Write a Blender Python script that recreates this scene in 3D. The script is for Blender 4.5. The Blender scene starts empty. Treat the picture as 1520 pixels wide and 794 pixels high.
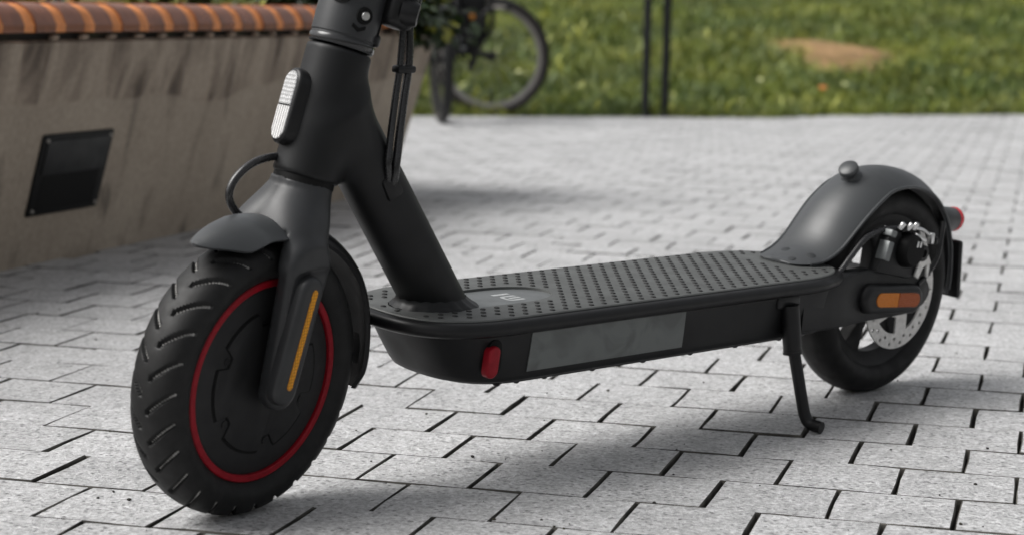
import bpy, bmesh, math, random
import numpy as np
from mathutils import Vector, Matrix

random.seed(7); rng = np.random.default_rng(7)
scene = bpy.context.scene
COL = scene.collection
R = math.radians

# ------------------------------------------------------------------ camera
CAM_H = 0.3884; PITCH = 0.13139; ROLL = 0.01741; F_PX = 2939.9
cd = bpy.data.cameras.new('camera'); cam = bpy.data.objects.new('camera', cd); COL.objects.link(cam)
cd.sensor_width = 36.0; cd.lens = F_PX / 1520 * 36.0
cd.shift_y = -0.0011; cd.clip_start = 0.05; cd.clip_end = 1000
_f = Vector((0, math.cos(PITCH), -math.sin(PITCH))); _r = Vector((1, 0, 0)); _u = _r.cross(_f)
_r2 = math.cos(ROLL) * _r + math.sin(ROLL) * _u; _u2 = -math.sin(ROLL) * _r + math.cos(ROLL) * _u
mw = Matrix((_r2, _u2, -_f)).transposed().to_4x4(); mw.translation = (0, 0, CAM_H)
cam.matrix_world = mw
cd.dof.use_dof = True; cd.dof.focus_distance = 1.66; cd.dof.aperture_fstop = 7.8
scene.camera = cam

# ------------------------------------------------------------------ sky + sun (overcast)
SUN_EL, SUN_AZ = R(50), R(-98)          # azimuth clockwise from +Y
w = bpy.data.worlds.new('World'); scene.world = w; w.use_nodes = True
nt = w.node_tree; nt.nodes.clear()
out = nt.nodes.new('ShaderNodeOutputWorld'); bg = nt.nodes.new('ShaderNodeBackground')
sky = nt.nodes.new('ShaderNodeTexSky'); sky.sky_type = 'NISHITA'; sky.sun_disc = False
sky.sun_elevation = SUN_EL; sky.sun_rotation = SUN_AZ
sky.air_density = 1.0; sky.dust_density = 6.0; sky.ozone_density = 1.0
hs = nt.nodes.new('ShaderNodeHueSaturation'); hs.inputs['Saturation'].default_value = 0.14
nt.links.new(sky.outputs[0], hs.inputs['Color']); nt.links.new(hs.outputs[0], bg.inputs[0])
bg.inputs[1].default_value = 0.075; nt.links.new(bg.outputs[0], out.inputs[0])
sd = bpy.data.lights.new('sun', 'SUN'); sun = bpy.data.objects.new('sun', sd); COL.objects.link(sun)
sd.energy = 1.5; sd.angle = R(42); sd.color = (1.0, 0.98, 0.95)
_d = Vector((math.sin(SUN_AZ) * math.cos(SUN_EL), math.cos(SUN_AZ) * math.cos(SUN_EL), math.sin(SUN_EL)))
sun.rotation_euler = _d.to_track_quat('Z', 'Y').to_euler(); sun.location = (-3, 0, 6)
scene.view_settings.view_transform = 'Standard'; scene.view_settings.look = 'None'
scene.view_settings.gamma = 1.0; scene.view_settings.use_curve_mapping = False
scene.view_settings.exposure = 1.03

# ------------------------------------------------------------------ materials
def mat(name, col, rough=0.5, metal=0.0, spec=0.5, noise=None, bump=None, coat=0.0, trans=0.0, wear=None):
    """noise=(scale, amount, detail): colour mottling; bump=(scale, strength, distance)"""
    m = bpy.data.materials.new(name); m.use_nodes = True
    t = m.node_tree; b = t.nodes['Principled BSDF']
    b.inputs['Base Color'].default_value = (*col, 1); b.inputs['Roughness'].default_value = rough
    b.inputs['Metallic'].default_value = metal; b.inputs['Specular IOR Level'].default_value = spec
    b.inputs['Coat Weight'].default_value = coat; b.inputs['Coat Roughness'].default_value = 0.12
    b.inputs['Transmission Weight'].default_value = trans
    geo = t.nodes.new('ShaderNodeNewGeometry')
    if noise:
        n = t.nodes.new('ShaderNodeTexNoise'); n.inputs['Scale'].default_value = noise[0]
        n.inputs['Detail'].default_value = noise[2] if len(noise) > 2 else 4
        t.links.new(geo.outputs['Position'], n.inputs['Vector'])
        r = t.nodes.new('ShaderNodeMapRange'); r.inputs['From Min'].default_value = 0.3; r.inputs['From Max'].default_value = 0.7
        r.inputs['To Min'].default_value = 1 - noise[1]; r.inputs['To Max'].default_value = 1 + noise[1]
        t.links.new(n.outputs['Fac'], r.inputs['Value'])
        mx = t.nodes.new('ShaderNodeVectorMath'); mx.operation = 'SCALE'
        mx.inputs[0].default_value = col; t.links.new(r.outputs[0], mx.inputs['Scale'])
        t.links.new(mx.outputs[0], b.inputs['Base Color'])
        rr = t.nodes.new('ShaderNodeMapRange'); rr.inputs['From Min'].default_value = 0.3; rr.inputs['From Max'].default_value = 0.7
        rr.inputs['To Min'].default_value = min(1, rough * 1.12); rr.inputs['To Max'].default_value = rough * 0.88
        t.links.new(n.outputs['Fac'], rr.inputs['Value']); t.links.new(rr.outputs[0], b.inputs['Roughness'])
    if bump:
        n2 = t.nodes.new('ShaderNodeTexNoise'); n2.inputs['Scale'].default_value = bump[0]; n2.inputs['Detail'].default_value = 3
        t.links.new(geo.outputs['Position'], n2.inputs['Vector'])
        bp = t.nodes.new('ShaderNodeBump'); bp.inputs['Strength'].default_value = bump[1]; bp.inputs['Distance'].default_value = bump[2]
        t.links.new(n2.outputs['Fac'], bp.inputs['Height']); t.links.new(bp.outputs[0], b.inputs['Normal'])
    return m

M = {}
M['paint'] = mat('satin_grey_paint', (0.021, 0.022, 0.0235), 0.42, spec=0.42, noise=(34, 0.22, 8), bump=(1400, 0.10, 0.0004))
M['paint2'] = mat('satin_black_paint', (0.0072, 0.0075, 0.008), 0.46, spec=0.26, noise=(30, 0.25, 8), bump=(1400, 0.12, 0.0004))
M['plastic'] = mat('black_plastic', (0.0075, 0.0075, 0.008), 0.40, spec=0.28, noise=(80, 0.15), bump=(900, 0.08, 0.0004))
M['fender'] = mat('grey_fender_plastic', (0.036, 0.0385, 0.0405), 0.41, noise=(26, 0.16, 8), bump=(1600, 0.08, 0.0003))
M['rubber'] = mat('tyre_rubber', (0.008, 0.008, 0.008), 0.56, spec=0.26, noise=(90, 0.25), bump=(700, 0.2, 0.0004))
M['dust'] = mat('dusty_groove_rubber', (0.22, 0.215, 0.205), 0.75, noise=(120, 0.5))
M['hub'] = mat('hub_shell', (0.0125, 0.0125, 0.013), 0.55, spec=0.30, noise=(60, 0.12), bump=(1500, 0.1, 0.0003))
M['red'] = mat('red_rubber', (0.23, 0.0025, 0.010), 0.5, spec=0.25, noise=(150, 0.12))
M['mat'] = mat('deck_mat_rubber', (0.062, 0.065, 0.063), 0.52, noise=(45, 0.14), bump=(900, 0.25, 0.0004))
M['stud'] = mat('mat_stud_rubber', (0.006, 0.006, 0.006), 0.6)
M['inlay'] = mat('grey_inlay_plate', (0.085, 0.091, 0.092), 0.45, noise=(50, 0.08))
M['logo'] = mat('pale_logo_print', (0.29, 0.30, 0.30), 0.5, noise=(300, 0.15))
M['steel'] = mat('brushed_steel', (0.62, 0.61, 0.59), 0.42, metal=0.3, noise=(200, 0.12))
M['chrome'] = mat('bright_hardware', (0.62, 0.62, 0.62), 0.28, metal=1.0)
M['greymetal'] = mat('cast_bracket', (0.16, 0.17, 0.17), 0.5, metal=0.3, noise=(150, 0.15))
M['taill'] = mat('tail_light_lens', (0.55, 0.01, 0.02), 0.2, coat=0.6)
M['black'] = mat('black_recess', (0.004, 0.004, 0.004), 0.6, spec=0.15)
M['cable'] = mat('cable_sheath', (0.014, 0.014, 0.015), 0.27, noise=(200, 0.15))
M['post'] = mat('black_powder_coat', (0.007, 0.008, 0.009), 0.5, spec=.3, noise=(60, 0.15))
M['plug'] = mat('plug_plastic', (0.014, 0.0155, 0.0165), 0.5)
M['gloss'] = mat('glossy_black', (0.02, 0.02, 0.021), 0.18)
M['screw'] = mat('dull_screw', (0.35, 0.33, 0.30), 0.45, metal=0.7)

def tape_mat():
    m = mat('grey_reflective_tape', (0.105, 0.115, 0.112), 0.42, spec=0.5)
    t = m.node_tree; b = t.nodes['Principled BSDF']; g = t.nodes.new('ShaderNodeNewGeometry')
    n = t.nodes.new('ShaderNodeTexNoise'); n.inputs['Scale'].default_value = 26; n.inputs['Detail'].default_value = 5; n.inputs['Distortion'].default_value = 1.2
    t.links.new(g.outputs['Position'], n.inputs['Vector'])
    cr = t.nodes.new('ShaderNodeValToRGB'); cr.color_ramp.elements[0].position = 0.34; cr.color_ramp.elements[0].color = (0.078, 0.085, 0.082, 1)
    cr.color_ramp.elements[1].position = 0.56; cr.color_ramp.elements[1].color = (0.118, 0.128, 0.124, 1)
    t.links.new(n.outputs['Fac'], cr.inputs[0]); t.links.new(cr.outputs[0], b.inputs['Base Color'])
    return m
M['tape'] = tape_mat()

def reflector_mat(name, col, scale, rough=0.22, coat=0.5, spec=0.5):
    m = mat(name, col, rough, coat=coat, spec=spec); t = m.node_tree; b = t.nodes['Principled BSDF']
    g = t.nodes.new('ShaderNodeTexCoord')
    v = t.nodes.new('ShaderNodeTexVoronoi'); v.inputs['Scale'].default_value = scale; v.inputs['Randomness'].default_value = 0.15
    t.links.new(g.outputs['Object'], v.inputs['Vector'])
    bp = t.nodes.new('ShaderNodeBump'); bp.inputs['Strength'].default_value = 0.8; bp.inputs['Distance'].default_value = 0.0015
    t.links.new(v.outputs['Distance'], bp.inputs['Height']); t.links.new(bp.outputs[0], b.inputs['Normal'])
    mr = t.nodes.new('ShaderNodeMapRange'); mr.inputs['From Max'].default_value = 0.6; mr.inputs['To Min'].default_value = 1.25; mr.inputs['To Max'].default_value = 0.55
    t.links.new(v.outputs['Distance'], mr.inputs['Value'])
    sc = t.nodes.new('ShaderNodeVectorMath'); sc.operation = 'SCALE'; sc.inputs[0].default_value = col
    t.links.new(mr.outputs[0], sc.inputs['Scale']); t.links.new(sc.outputs[0], b.inputs['Base Color'])
    return m
M['amber'] = reflector_mat('amber_reflector', (0.88, 0.37, 0.02), 420, 0.35, 0.0, 0.3)
M['amber2'] = reflector_mat('orange_reflector', (0.95, 0.28, 0.010), 520, 0.35, 0.0, 0.3)
M['amber3'] = reflector_mat('dull_orange_reflector', (0.42, 0.09, 0.012), 420, 0.35, 0.0, 0.3)
M['clear'] = reflector_mat('clear_reflector', (0.55, 0.55, 0.55), 330)

def wave_reflector():
    m = mat('ribbed_clear_reflector', (0.6, 0.6, 0.6), 0.22, coat=0.5); t = m.node_tree; b = t.nodes['Principled BSDF']
    g = t.nodes.new('ShaderNodeTexCoord'); wv = t.nodes.new('ShaderNodeTexWave'); wv.bands_direction = 'Y'; wv.inputs['Scale'].default_value = 95
    t.links.new(g.outputs['Object'], wv.inputs['Vector'])
    cr = t.nodes.new('ShaderNodeValToRGB'); cr.color_ramp.elements[0].color = (0.22, 0.22, 0.22, 1); cr.color_ramp.elements[1].color = (0.75, 0.74, 0.73, 1)
    t.links.new(wv.outputs['Fac'], cr.inputs[0]); t.links.new(cr.outputs[0], b.inputs['Base Color'])
    bp = t.nodes.new('ShaderNodeBump'); bp.inputs['Strength'].default_value = 0.7; bp.inputs['Distance'].default_value = 0.001
    t.links.new(wv.outputs['Fac'], bp.inputs['Height']); t.links.new(bp.outputs[0], b.inputs['Normal'])
    return m
M['clear2'] = wave_reflector()

def granite_mat():
    m = bpy.data.materials.new('granite'); m.use_nodes = True; t = m.node_tree; b = t.nodes['Principled BSDF']
    L = t.links.new; g = t.nodes.new('ShaderNodeNewGeometry')
    at = t.nodes.new('ShaderNodeAttribute'); at.attribute_name = 'tint'
    def noise(sc, det, rough=0.6, dist=0.0):
        n = t.nodes.new('ShaderNodeTexNoise'); n.inputs['Scale'].default_value = sc; n.inputs['Detail'].default_value = det
        n.inputs['Roughness'].default_value = rough; n.inputs['Distortion'].default_value = dist
        L(g.outputs['Position'], n.inputs['Vector']); return n
    fine = noise(210, 3, 0.8, 0.4); mid = noise(70, 5, 0.75, 0.5); big = noise(2.2, 3); stain = noise(9, 5, 0.65, 0.6)
    def ramp(src, p0, c0, p1, c1):
        r = t.nodes.new('ShaderNodeMapRange'); r.inputs['From Min'].default_value = p0; r.inputs['From Max'].default_value = p1
        r.inputs['To Min'].default_value = c0; r.inputs['To Max'].default_value = c1; L(src, r.inputs['Value']); return r.outputs[0]
    def mul(a, c):
        x = t.nodes.new('ShaderNodeMath'); x.operation = 'MULTIPLY'; L(a, x.inputs[0])
        if isinstance(c, float): x.inputs[1].default_value = c
        else: L(c, x.inputs[1])
        return x.outputs[0]
    v = ramp(fine.outputs['Fac'], 0.30, 0.42, 0.62, 1.26)
    v = mul(v, ramp(mid.outputs['Fac'], 0.32, 0.70, 0.64, 1.15))
    v = mul(v, ramp(big.outputs['Fac'], 0.3, 0.93, 0.7, 1.06))
    v = mul(v, ramp(stain.outputs['Fac'], 0.28, 0.80, 0.48, 1.0))
    v = mul(v, at.outputs['Fac'])
    # sparse black mica specks
    vo = t.nodes.new('ShaderNodeTexVoronoi'); vo.inputs['Scale'].default_value = 120; L(g.outputs['Position'], vo.inputs['Vector'])
    v = mul(v, ramp(vo.outputs['Distance'], 0.12, 0.30, 0.26, 1.0))
    c = t.nodes.new('ShaderNodeCombineColor')
    L(mul(v, 0.46), c.inputs[0]); L(mul(v, 0.46), c.inputs[1]); L(mul(v, 0.464), c.inputs[2])
    L(c.outputs[0], b.inputs['Base Color']); b.inputs['Roughness'].default_value = 0.50; b.inputs['Specular IOR Level'].default_value = 0.6
    bp = t.nodes.new('ShaderNodeBump'); bp.inputs['Strength'].default_value = 0.7; bp.inputs['Distance'].default_value = 0.0030
    ad = t.nodes.new('ShaderNodeMath'); ad.operation = 'ADD'; L(fine.outputs['Fac'], ad.inputs[0]); L(mid.outputs['Fac'], ad.inputs[1])
    L(ad.outputs[0], bp.inputs['Height']); L(bp.outputs[0], b.inputs['Normal'])
    return m
M['granite'] = granite_mat()
def two_tone(name, c0, c1, scale, p0=0.4, p1=0.6, rough=0.85, bump=None, detail=5, dist=0.0, c2=None):
    m = mat(name, c0, rough, bump=bump); t = m.node_tree; b = t.nodes['Principled BSDF']; g = t.nodes.new('ShaderNodeNewGeometry')
    n = t.nodes.new('ShaderNodeTexNoise'); n.inputs['Scale'].default_value = scale; n.inputs['Detail'].default_value = detail; n.inputs['Distortion'].default_value = dist
    t.links.new(g.outputs['Position'], n.inputs['Vector'])
    cr = t.nodes.new('ShaderNodeValToRGB'); e = cr.color_ramp.elements
    e[0].position = p0; e[0].color = (*c0, 1); e[1].position = p1; e[1].color = (*c1, 1)
    if c2: x = e.new(min(0.98, p1 + 0.12)); x.color = (*c2, 1)
    t.links.new(n.outputs['Fac'], cr.inputs[0]); t.links.new(cr.outputs[0], b.inputs['Base Color'])
    return m
M['sett_side'] = two_tone('dark_side_granite', (0.022, 0.020, 0.016), (0.085, 0.08, 0.07), 30)  # stone sides and chamfers coloured darker than the tops, so joints read as lines
M['bed'] = two_tone('joint_sand', (0.012, 0.010, 0.008), (0.034, 0.032, 0.014), 14, 0.45, 0.65)
M['soil'] = two_tone('planter_soil', (0.02, 0.014, 0.009), (0.05, 0.035, 0.02), 30)
M['lawn'] = two_tone('lawn_soil', (0.045, 0.066, 0.010), (0.075, 0.095, 0.016), 3.0)
M['dirt'] = two_tone('sandy_dirt', (0.17, 0.098, 0.036), (0.29, 0.175, 0.075), 9, bump=(60, 0.6, 0.01))
M['blade_dark'] = mat('grass_dark', (0.055, 0.088, 0.008), 0.55, noise=(2.5, 0.3))
M['blade_mid'] = mat('grass_mid', (0.125, 0.155, 0.013), 0.5, noise=(2.5, 0.3))
M['blade_pale'] = mat('grass_pale', (0.26, 0.27, 0.04), 0.5, noise=(3, 0.25))
M['daisy'] = mat('pale_petals', (0.45, 0.46, 0.22), 0.6)
M['leaf_d'] = mat('leaf_dark', (0.022, 0.040, 0.012), 0.42, noise=(20, 0.3))
M['leaf_y'] = mat('leaf_yellow_green', (0.27, 0.27, 0.045), 0.45, noise=(20, 0.25))
M['leaf_b'] = mat('leaf_blue_green', (0.10, 0.15, 0.085), 0.5, noise=(20, 0.25))
M['stemw'] = mat('shrub_stem', (0.06, 0.042, 0.025), 0.8)
M['glaze'] = mat('glazed_brown_brick', (0.195, 0.066, 0.030), 0.30, spec=0.55, noise=(28, 0.30), bump=(120, 0.12, 0.001))
M['orange'] = mat('orange_clay', (0.66, 0.235, 0.065), 0.5, noise=(35, 0.22), bump=(160, 0.3, 0.001))
M['mortar'] = mat('pale_mortar', (0.30, 0.235, 0.18), 0.85, noise=(60, 0.2), bump=(200, 0.5, 0.002))

def concrete_mat():
    m = mat('stained_concrete', (0.2, 0.17, 0.14), 0.8, bump=(90, 0.25, 0.004)); t = m.node_tree; b = t.nodes['Principled BSDF']; L = t.links.new
    tc = t.nodes.new('ShaderNodeTexCoord')
    def nz(vec, sc, det, dist=0.0):
        n = t.nodes.new('ShaderNodeTexNoise'); n.inputs['Scale'].default_value = sc; n.inputs['Detail'].default_value = det
        n.inputs['Distortion'].default_value = dist; L(vec, n.inputs['Vector']); return n.outputs['Fac']
    mp = t.nodes.new('ShaderNodeMapping'); mp.inputs['Scale'].default_value = (1.0, 1.0, 0.13); L(tc.outputs['Object'], mp.inputs['Vector'])
    streak = nz(mp.outputs[0], 20, 5, 0.5); cloud = nz(tc.outputs['Object'], 5, 5); grain = nz(tc.outputs['Object'], 120, 3)
    sx = t.nodes.new('ShaderNodeSeparateXYZ'); L(tc.outputs['Object'], sx.inputs[0])
    # water-stain band: a tide line that wanders along the wall, darker run-off above it
    wob = nz(mp.outputs[0], 3.0, 3)
    ma = t.nodes.new('ShaderNodeMath'); ma.operation = 'MULTIPLY_ADD'; L(wob, ma.inputs[0]); ma.inputs[1].default_value = 0.10; L(sx.outputs['Z'], ma.inputs[2])
    bd = t.nodes.new('ShaderNodeMapRange'); bd.interpolation_type = 'SMOOTHSTEP'; bd.inputs['From Min'].default_value = 0.292; bd.inputs['From Max'].default_value = 0.300; L(ma.outputs[0], bd.inputs['Value'])
    st = t.nodes.new('ShaderNodeMapRange'); st.inputs['From Min'].default_value = 0.38; st.inputs['From Max'].default_value = 0.62; L(streak, st.inputs['Value'])
    c1 = t.nodes.new('ShaderNodeMix'); c1.data_type = 'RGBA'; L(cloud, c1.inputs['Factor'])
    c1.inputs['A'].default_value = (0.25, 0.20, 0.152, 1); c1.inputs['B'].default_value = (0.46, 0.39, 0.31, 1)
    c2 = t.nodes.new('ShaderNodeMix'); c2.data_type = 'RGBA'; L(st.outputs[0], c2.inputs['Factor'])
    c2.inputs['A'].default_value = (0.130, 0.096, 0.072, 1); c2.inputs['B'].default_value = (0.36, 0.295, 0.23, 1)
    fm = t.nodes.new('ShaderNodeMath'); fm.operation = 'MULTIPLY'; L(bd.outputs[0], fm.inputs[0]); fm.inputs[1].default_value = 0.9
    c3 = t.nodes.new('ShaderNodeMix'); c3.data_type = 'RGBA'; L(fm.outputs[0], c3.inputs['Factor']); L(c1.outputs['Result'], c3.inputs['A']); L(c2.outputs['Result'], c3.inputs['B'])
    s2 = t.nodes.new('ShaderNodeMapRange'); s2.inputs['From Min'].default_value = 0.30; s2.inputs['From Max'].default_value = 0.44; s2.inputs['To Min'].default_value = 0.50; L(streak, s2.inputs['Value'])
    gr = t.nodes.new('ShaderNodeMapRange'); gr.inputs['From Min'].default_value = 0.3; gr.inputs['From Max'].default_value = 0.7; gr.inputs['To Min'].default_value = 0.88; gr.inputs['To Max'].default_value = 1.1; L(grain, gr.inputs['Value'])
    mm = t.nodes.new('ShaderNodeMath'); mm.operation = 'MULTIPLY'; L(s2.outputs[0], mm.inputs[0]); L(gr.outputs[0], mm.inputs[1])
    sc = t.nodes.new('ShaderNodeVectorMath'); sc.operation = 'SCALE'; L(c3.outputs['Result'], sc.inputs[0]); L(mm.outputs[0], sc.inputs['Scale'])
    L(sc.outputs[0], b.inputs['Base Color'])
    return m
M['concrete'] = concrete_mat()

# ------------------------------------------------------------------ mesh helpers
def link(name, me, parent=None):
    o = bpy.data.objects.new(name, me); COL.objects.link(o)
    if parent: o.parent = parent
    return o
def finish(bm, name, m, parent=None, xf=None, sharp=38, recalc=True):
    if xf:
        for v in bm.verts: v.co = xf(v.co)
    if recalc: bmesh.ops.recalc_face_normals(bm, faces=bm.faces)
    me = bpy.data.meshes.new(name); bm.to_mesh(me); bm.free()
    for mm in (m if isinstance(m, (list, tuple)) else [m]): me.materials.append(mm)
    me.polygons.foreach_set('use_smooth', [True] * len(me.polygons)); me.set_sharp_from_angle(angle=R(sharp)); me.update()
    return link(name, me, parent)
def empty(name, loc=(0, 0, 0), rot=(0, 0, 0)):
    o = bpy.data.objects.new(name, None); COL.objects.link(o); o.location = loc; o.rotation_euler = rot; o.empty_display_size = 0.1
    return o
def tag(o, label, cat, group=None):
    o['label'] = label; o['category'] = cat
    if group: o['group'] = group
    return o
def V(*a): return Vector(a)

def catmull(pts, n=8):
    P = [Vector(p) for p in pts]; P = [2 * P[0] - P[1]] + P + [2 * P[-1] - P[-2]]; o = []
    for i in range(1, len(P) - 2):
        for k in range(n):
            t = k / n; a, b, c, d = P[i - 1:i + 3]
            o.append(0.5 * ((2 * b) + (c - a) * t + (2 * a - 5 * b + 4 * c - d) * t * t + (3 * b - a - 3 * c + d) * t ** 3))
    o.append(P[-2]); return o
def tube(bm, pts, r, n=12, caps=True):
    pts = [Vector(p) for p in pts]; rs = r if isinstance(r, (list, tuple)) else [r] * len(pts)
    t0 = (pts[1] - pts[0]).normalized(); u = t0.orthogonal().normalized(); rings = []
    for i, p in enumerate(pts):
        a = pts[max(0, i - 1)]; b = pts[min(len(pts) - 1, i + 1)]; t = (b - a).normalized()
        u = (u - t * u.dot(t)).normalized(); v = t.cross(u)
        rings.append([bm.verts.new(p + rs[i] * (math.cos(2 * math.pi * k / n) * u + math.sin(2 * math.pi * k / n) * v)) for k in range(n)])
    for a, b in zip(rings, rings[1:]):
        for k in range(n): bm.faces.new((a[k], a[(k + 1) % n], b[(k + 1) % n], b[k]))
    if caps: bm.faces.new(rings[0][::-1]); bm.faces.new(rings[-1])
def loft(bm, rings, closed=True, caps=True, mats=None):
    RR = [[bm.verts.new(Vector(p)) for p in r] for r in rings]; n = len(RR[0])
    for i, (a, b) in enumerate(zip(RR, RR[1:])):
        for k in range(n if closed else n - 1): bm.faces.new((a[k], a[(k + 1) % n], b[(k + 1) % n], b[k]))
    if caps and closed: bm.faces.new(RR[0][::-1]); bm.faces.new(RR[-1])
    return RR
def lathe(bm, prof, c, axis, n=48, closed=False):
    """prof: (radius, distance along axis)"""
    c = Vector(c); ax = Vector(axis).normalized(); u = ax.orthogonal().normalized(); v = ax.cross(u); R_ = []
    for r, h in prof:
        if r < 1e-6: R_.append([bm.verts.new(c + ax * h)])
        else: R_.append([bm.verts.new(c + ax * h + r * (math.cos(2 * math.pi * k / n) * u + math.sin(2 * math.pi * k / n) * v)) for k in range(n)])
    pairs = list(zip(R_, R_[1:])) + ([(R_[-1], R_[0])] if closed else [])
    for a, b in pairs:
        for k in range(n):
            k2 = (k + 1) % n
            if len(a) == 1 and len(b) == 1: continue
            if len(a) == 1: bm.faces.new((a[0], b[k2], b[k]))
            elif len(b) == 1: bm.faces.new((a[k], a[k2], b[0]))
            else: bm.faces.new((a[k], a[k2], b[k2], b[k]))
def rbox(bm, c, size, rot=None, r=0.002, seg=2):
    """bevelled box"""
    g = bmesh.ops.create_cube(bm, size=1.0); vs = g['verts']
    for v in vs: v.co = Vector((v.co.x * size[0], v.co.y * size[1], v.co.z * size[2]))
    es = list({e for v in vs for e in v.link_edges})
    if r > 0:
        res = bmesh.ops.bevel(bm, geom=es, offset=min(r, 0.49 * min(size)), segments=seg, profile=0.5, affect='EDGES')
        vs = list({v for f in res['faces'] for v in f.verts} | {v for v in vs if v.is_valid})
    for v in vs: v.co = (rot @ v.co if rot else v.co) + Vector(c)
def prism(bm, poly, o, u, v, nrm, t, r=0.0, seg=2):
    """extruded polygon: poly in (u,v) from origin o, thickness t along nrm, bevelled outline edge on the far face"""
    o, u, v, nrm = map(Vector, (o, u, v, nrm))
    n = len(poly)
    ar = sum(poly[i][0] * poly[(i + 1) % n][1] - poly[(i + 1) % n][0] * poly[i][1] for i in range(n))
    if ar < 0: poly = poly[::-1]
    def ring(off, h):
        q = []
        for i in range(n):
            a, b, c = poly[i - 1], poly[i], poly[(i + 1) % n]
            e1 = Vector((b[0] - a[0], b[1] - a[1])).normalized(); e2 = Vector((c[0] - b[0], c[1] - b[1])).normalized()
            m = Vector((-(e1 + e2).y, (e1 + e2).x)); m = m.normalized() if m.length > 1e-9 else Vector((0, 0))
            q.append(o + (b[0] + m.x * off) * u + (b[1] + m.y * off) * v + nrm * h)
        return q
    rings = [ring(0, 0)]
    if r > 0:
        for k in range(seg + 1):
            a = k / seg * math.pi / 2; rings.append(ring(r * (1 - math.cos(a)), t - r + r * math.sin(a)))
    else: rings.append(ring(0, t))
    loft(bm, rings)
def pill(l, w, n=10):
    r = w / 2; h = l / 2 - r
    return [(h + r * math.cos(a), r * math.sin(a)) for a in [math.pi * (k / n - 0.5) for k in range(n + 1)]] + \
           [(-h + r * math.cos(a), r * math.sin(a)) for a in [math.pi * (k / n + 0.5) for k in range(n + 1)]]
def curve_plate(name, loops, o, u, v, nrm, t, m, parent, xf=None):
    """flat plate with holes: loops of (a,b); thickness t"""
    cu = bpy.data.curves.new(name, 'CURVE'); cu.dimensions = '2D'; cu.fill_mode = 'BOTH'; cu.extrude = t / 2
    for lp in loops:
        sp = cu.splines.new('POLY'); sp.points.add(len(lp) - 1); sp.use_cyclic_u = True
        for p, q in zip(sp.points, lp): p.co = (q[0], q[1], 0, 1)
    ob = bpy.data.objects.new(name, cu); COL.objects.link(ob)
    dg = bpy.context.evaluated_depsgraph_get(); me = bpy.data.meshes.new_from_object(ob.evaluated_get(dg))
    bpy.data.objects.remove(ob); bpy.data.curves.remove(cu)
    o, u, v, nrm = map(Vector, (o, u, v, nrm))
    bm = bmesh.new(); bm.from_mesh(me); bpy.data.meshes.remove(me)
    for f in bm.faces: f.material_index = 0
    bmesh.ops.remove_doubles(bm, verts=bm.verts, dist=1e-6)
    for q in bm.verts: q.co = o + q.co.x * u + q.co.y * v + q.co.z * nrm
    return finish(bm, name, m, parent, xf, sharp=30)

# signed-distance shapes blended and meshed by surface nets
def smin(a, b, k):
    h = np.clip(0.5 + 0.5 * (b - a) / k, 0, 1); return b * (1 - h) + a * h - k * h * (1 - h)
def smax(a, b, k): return -smin(-a, -b, k)
def sd_cyl(P, a, b, r, rnd=0.0):
    a = np.array(a, float); b = np.array(b, float); d = b - a; L = np.linalg.norm(d); d /= L
    h = (P - a) @ d; rad = np.linalg.norm(P - a - h[..., None] * d, axis=-1)
    dx = rad - (r - rnd); dy = np.abs(h - L / 2) - (L / 2 - rnd)
    return np.minimum(np.maximum(dx, dy), 0) + np.sqrt(np.maximum(dx, 0) ** 2 + np.maximum(dy, 0) ** 2) - rnd
def sd_cap(P, a, b, ra, rb):
    a = np.array(a, float); b = np.array(b, float); d = b - a
    h = np.clip(((P - a) @ d) / (d @ d), 0, 1); return np.linalg.norm(P - a - h[..., None] * d, axis=-1) - (ra + (rb - ra) * h)
def sd_bar(P, a, b, wa, wb, th, rnd):
    """rounded slab in the x-z plane from a to b (half widths wa->wb), half thickness th in s"""
    a = np.array(a, float); b = np.array(b, float); d = b - a; d2 = np.array([d[0], d[2]])
    q = P[..., [0, 2]] - np.array([a[0], a[2]]); h = np.clip((q @ d2) / (d2 @ d2), 0, 1)
    dist = np.linalg.norm(q - h[..., None] * d2, axis=-1) - (wa + (wb - wa) * h) + rnd
    ds = np.abs(P[..., 1] - (a[1] + (b[1] - a[1]) * h)) - th + rnd
    return np.minimum(np.maximum(dist, ds), 0) + np.sqrt(np.maximum(dist, 0) ** 2 + np.maximum(ds, 0) ** 2) - rnd
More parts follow.
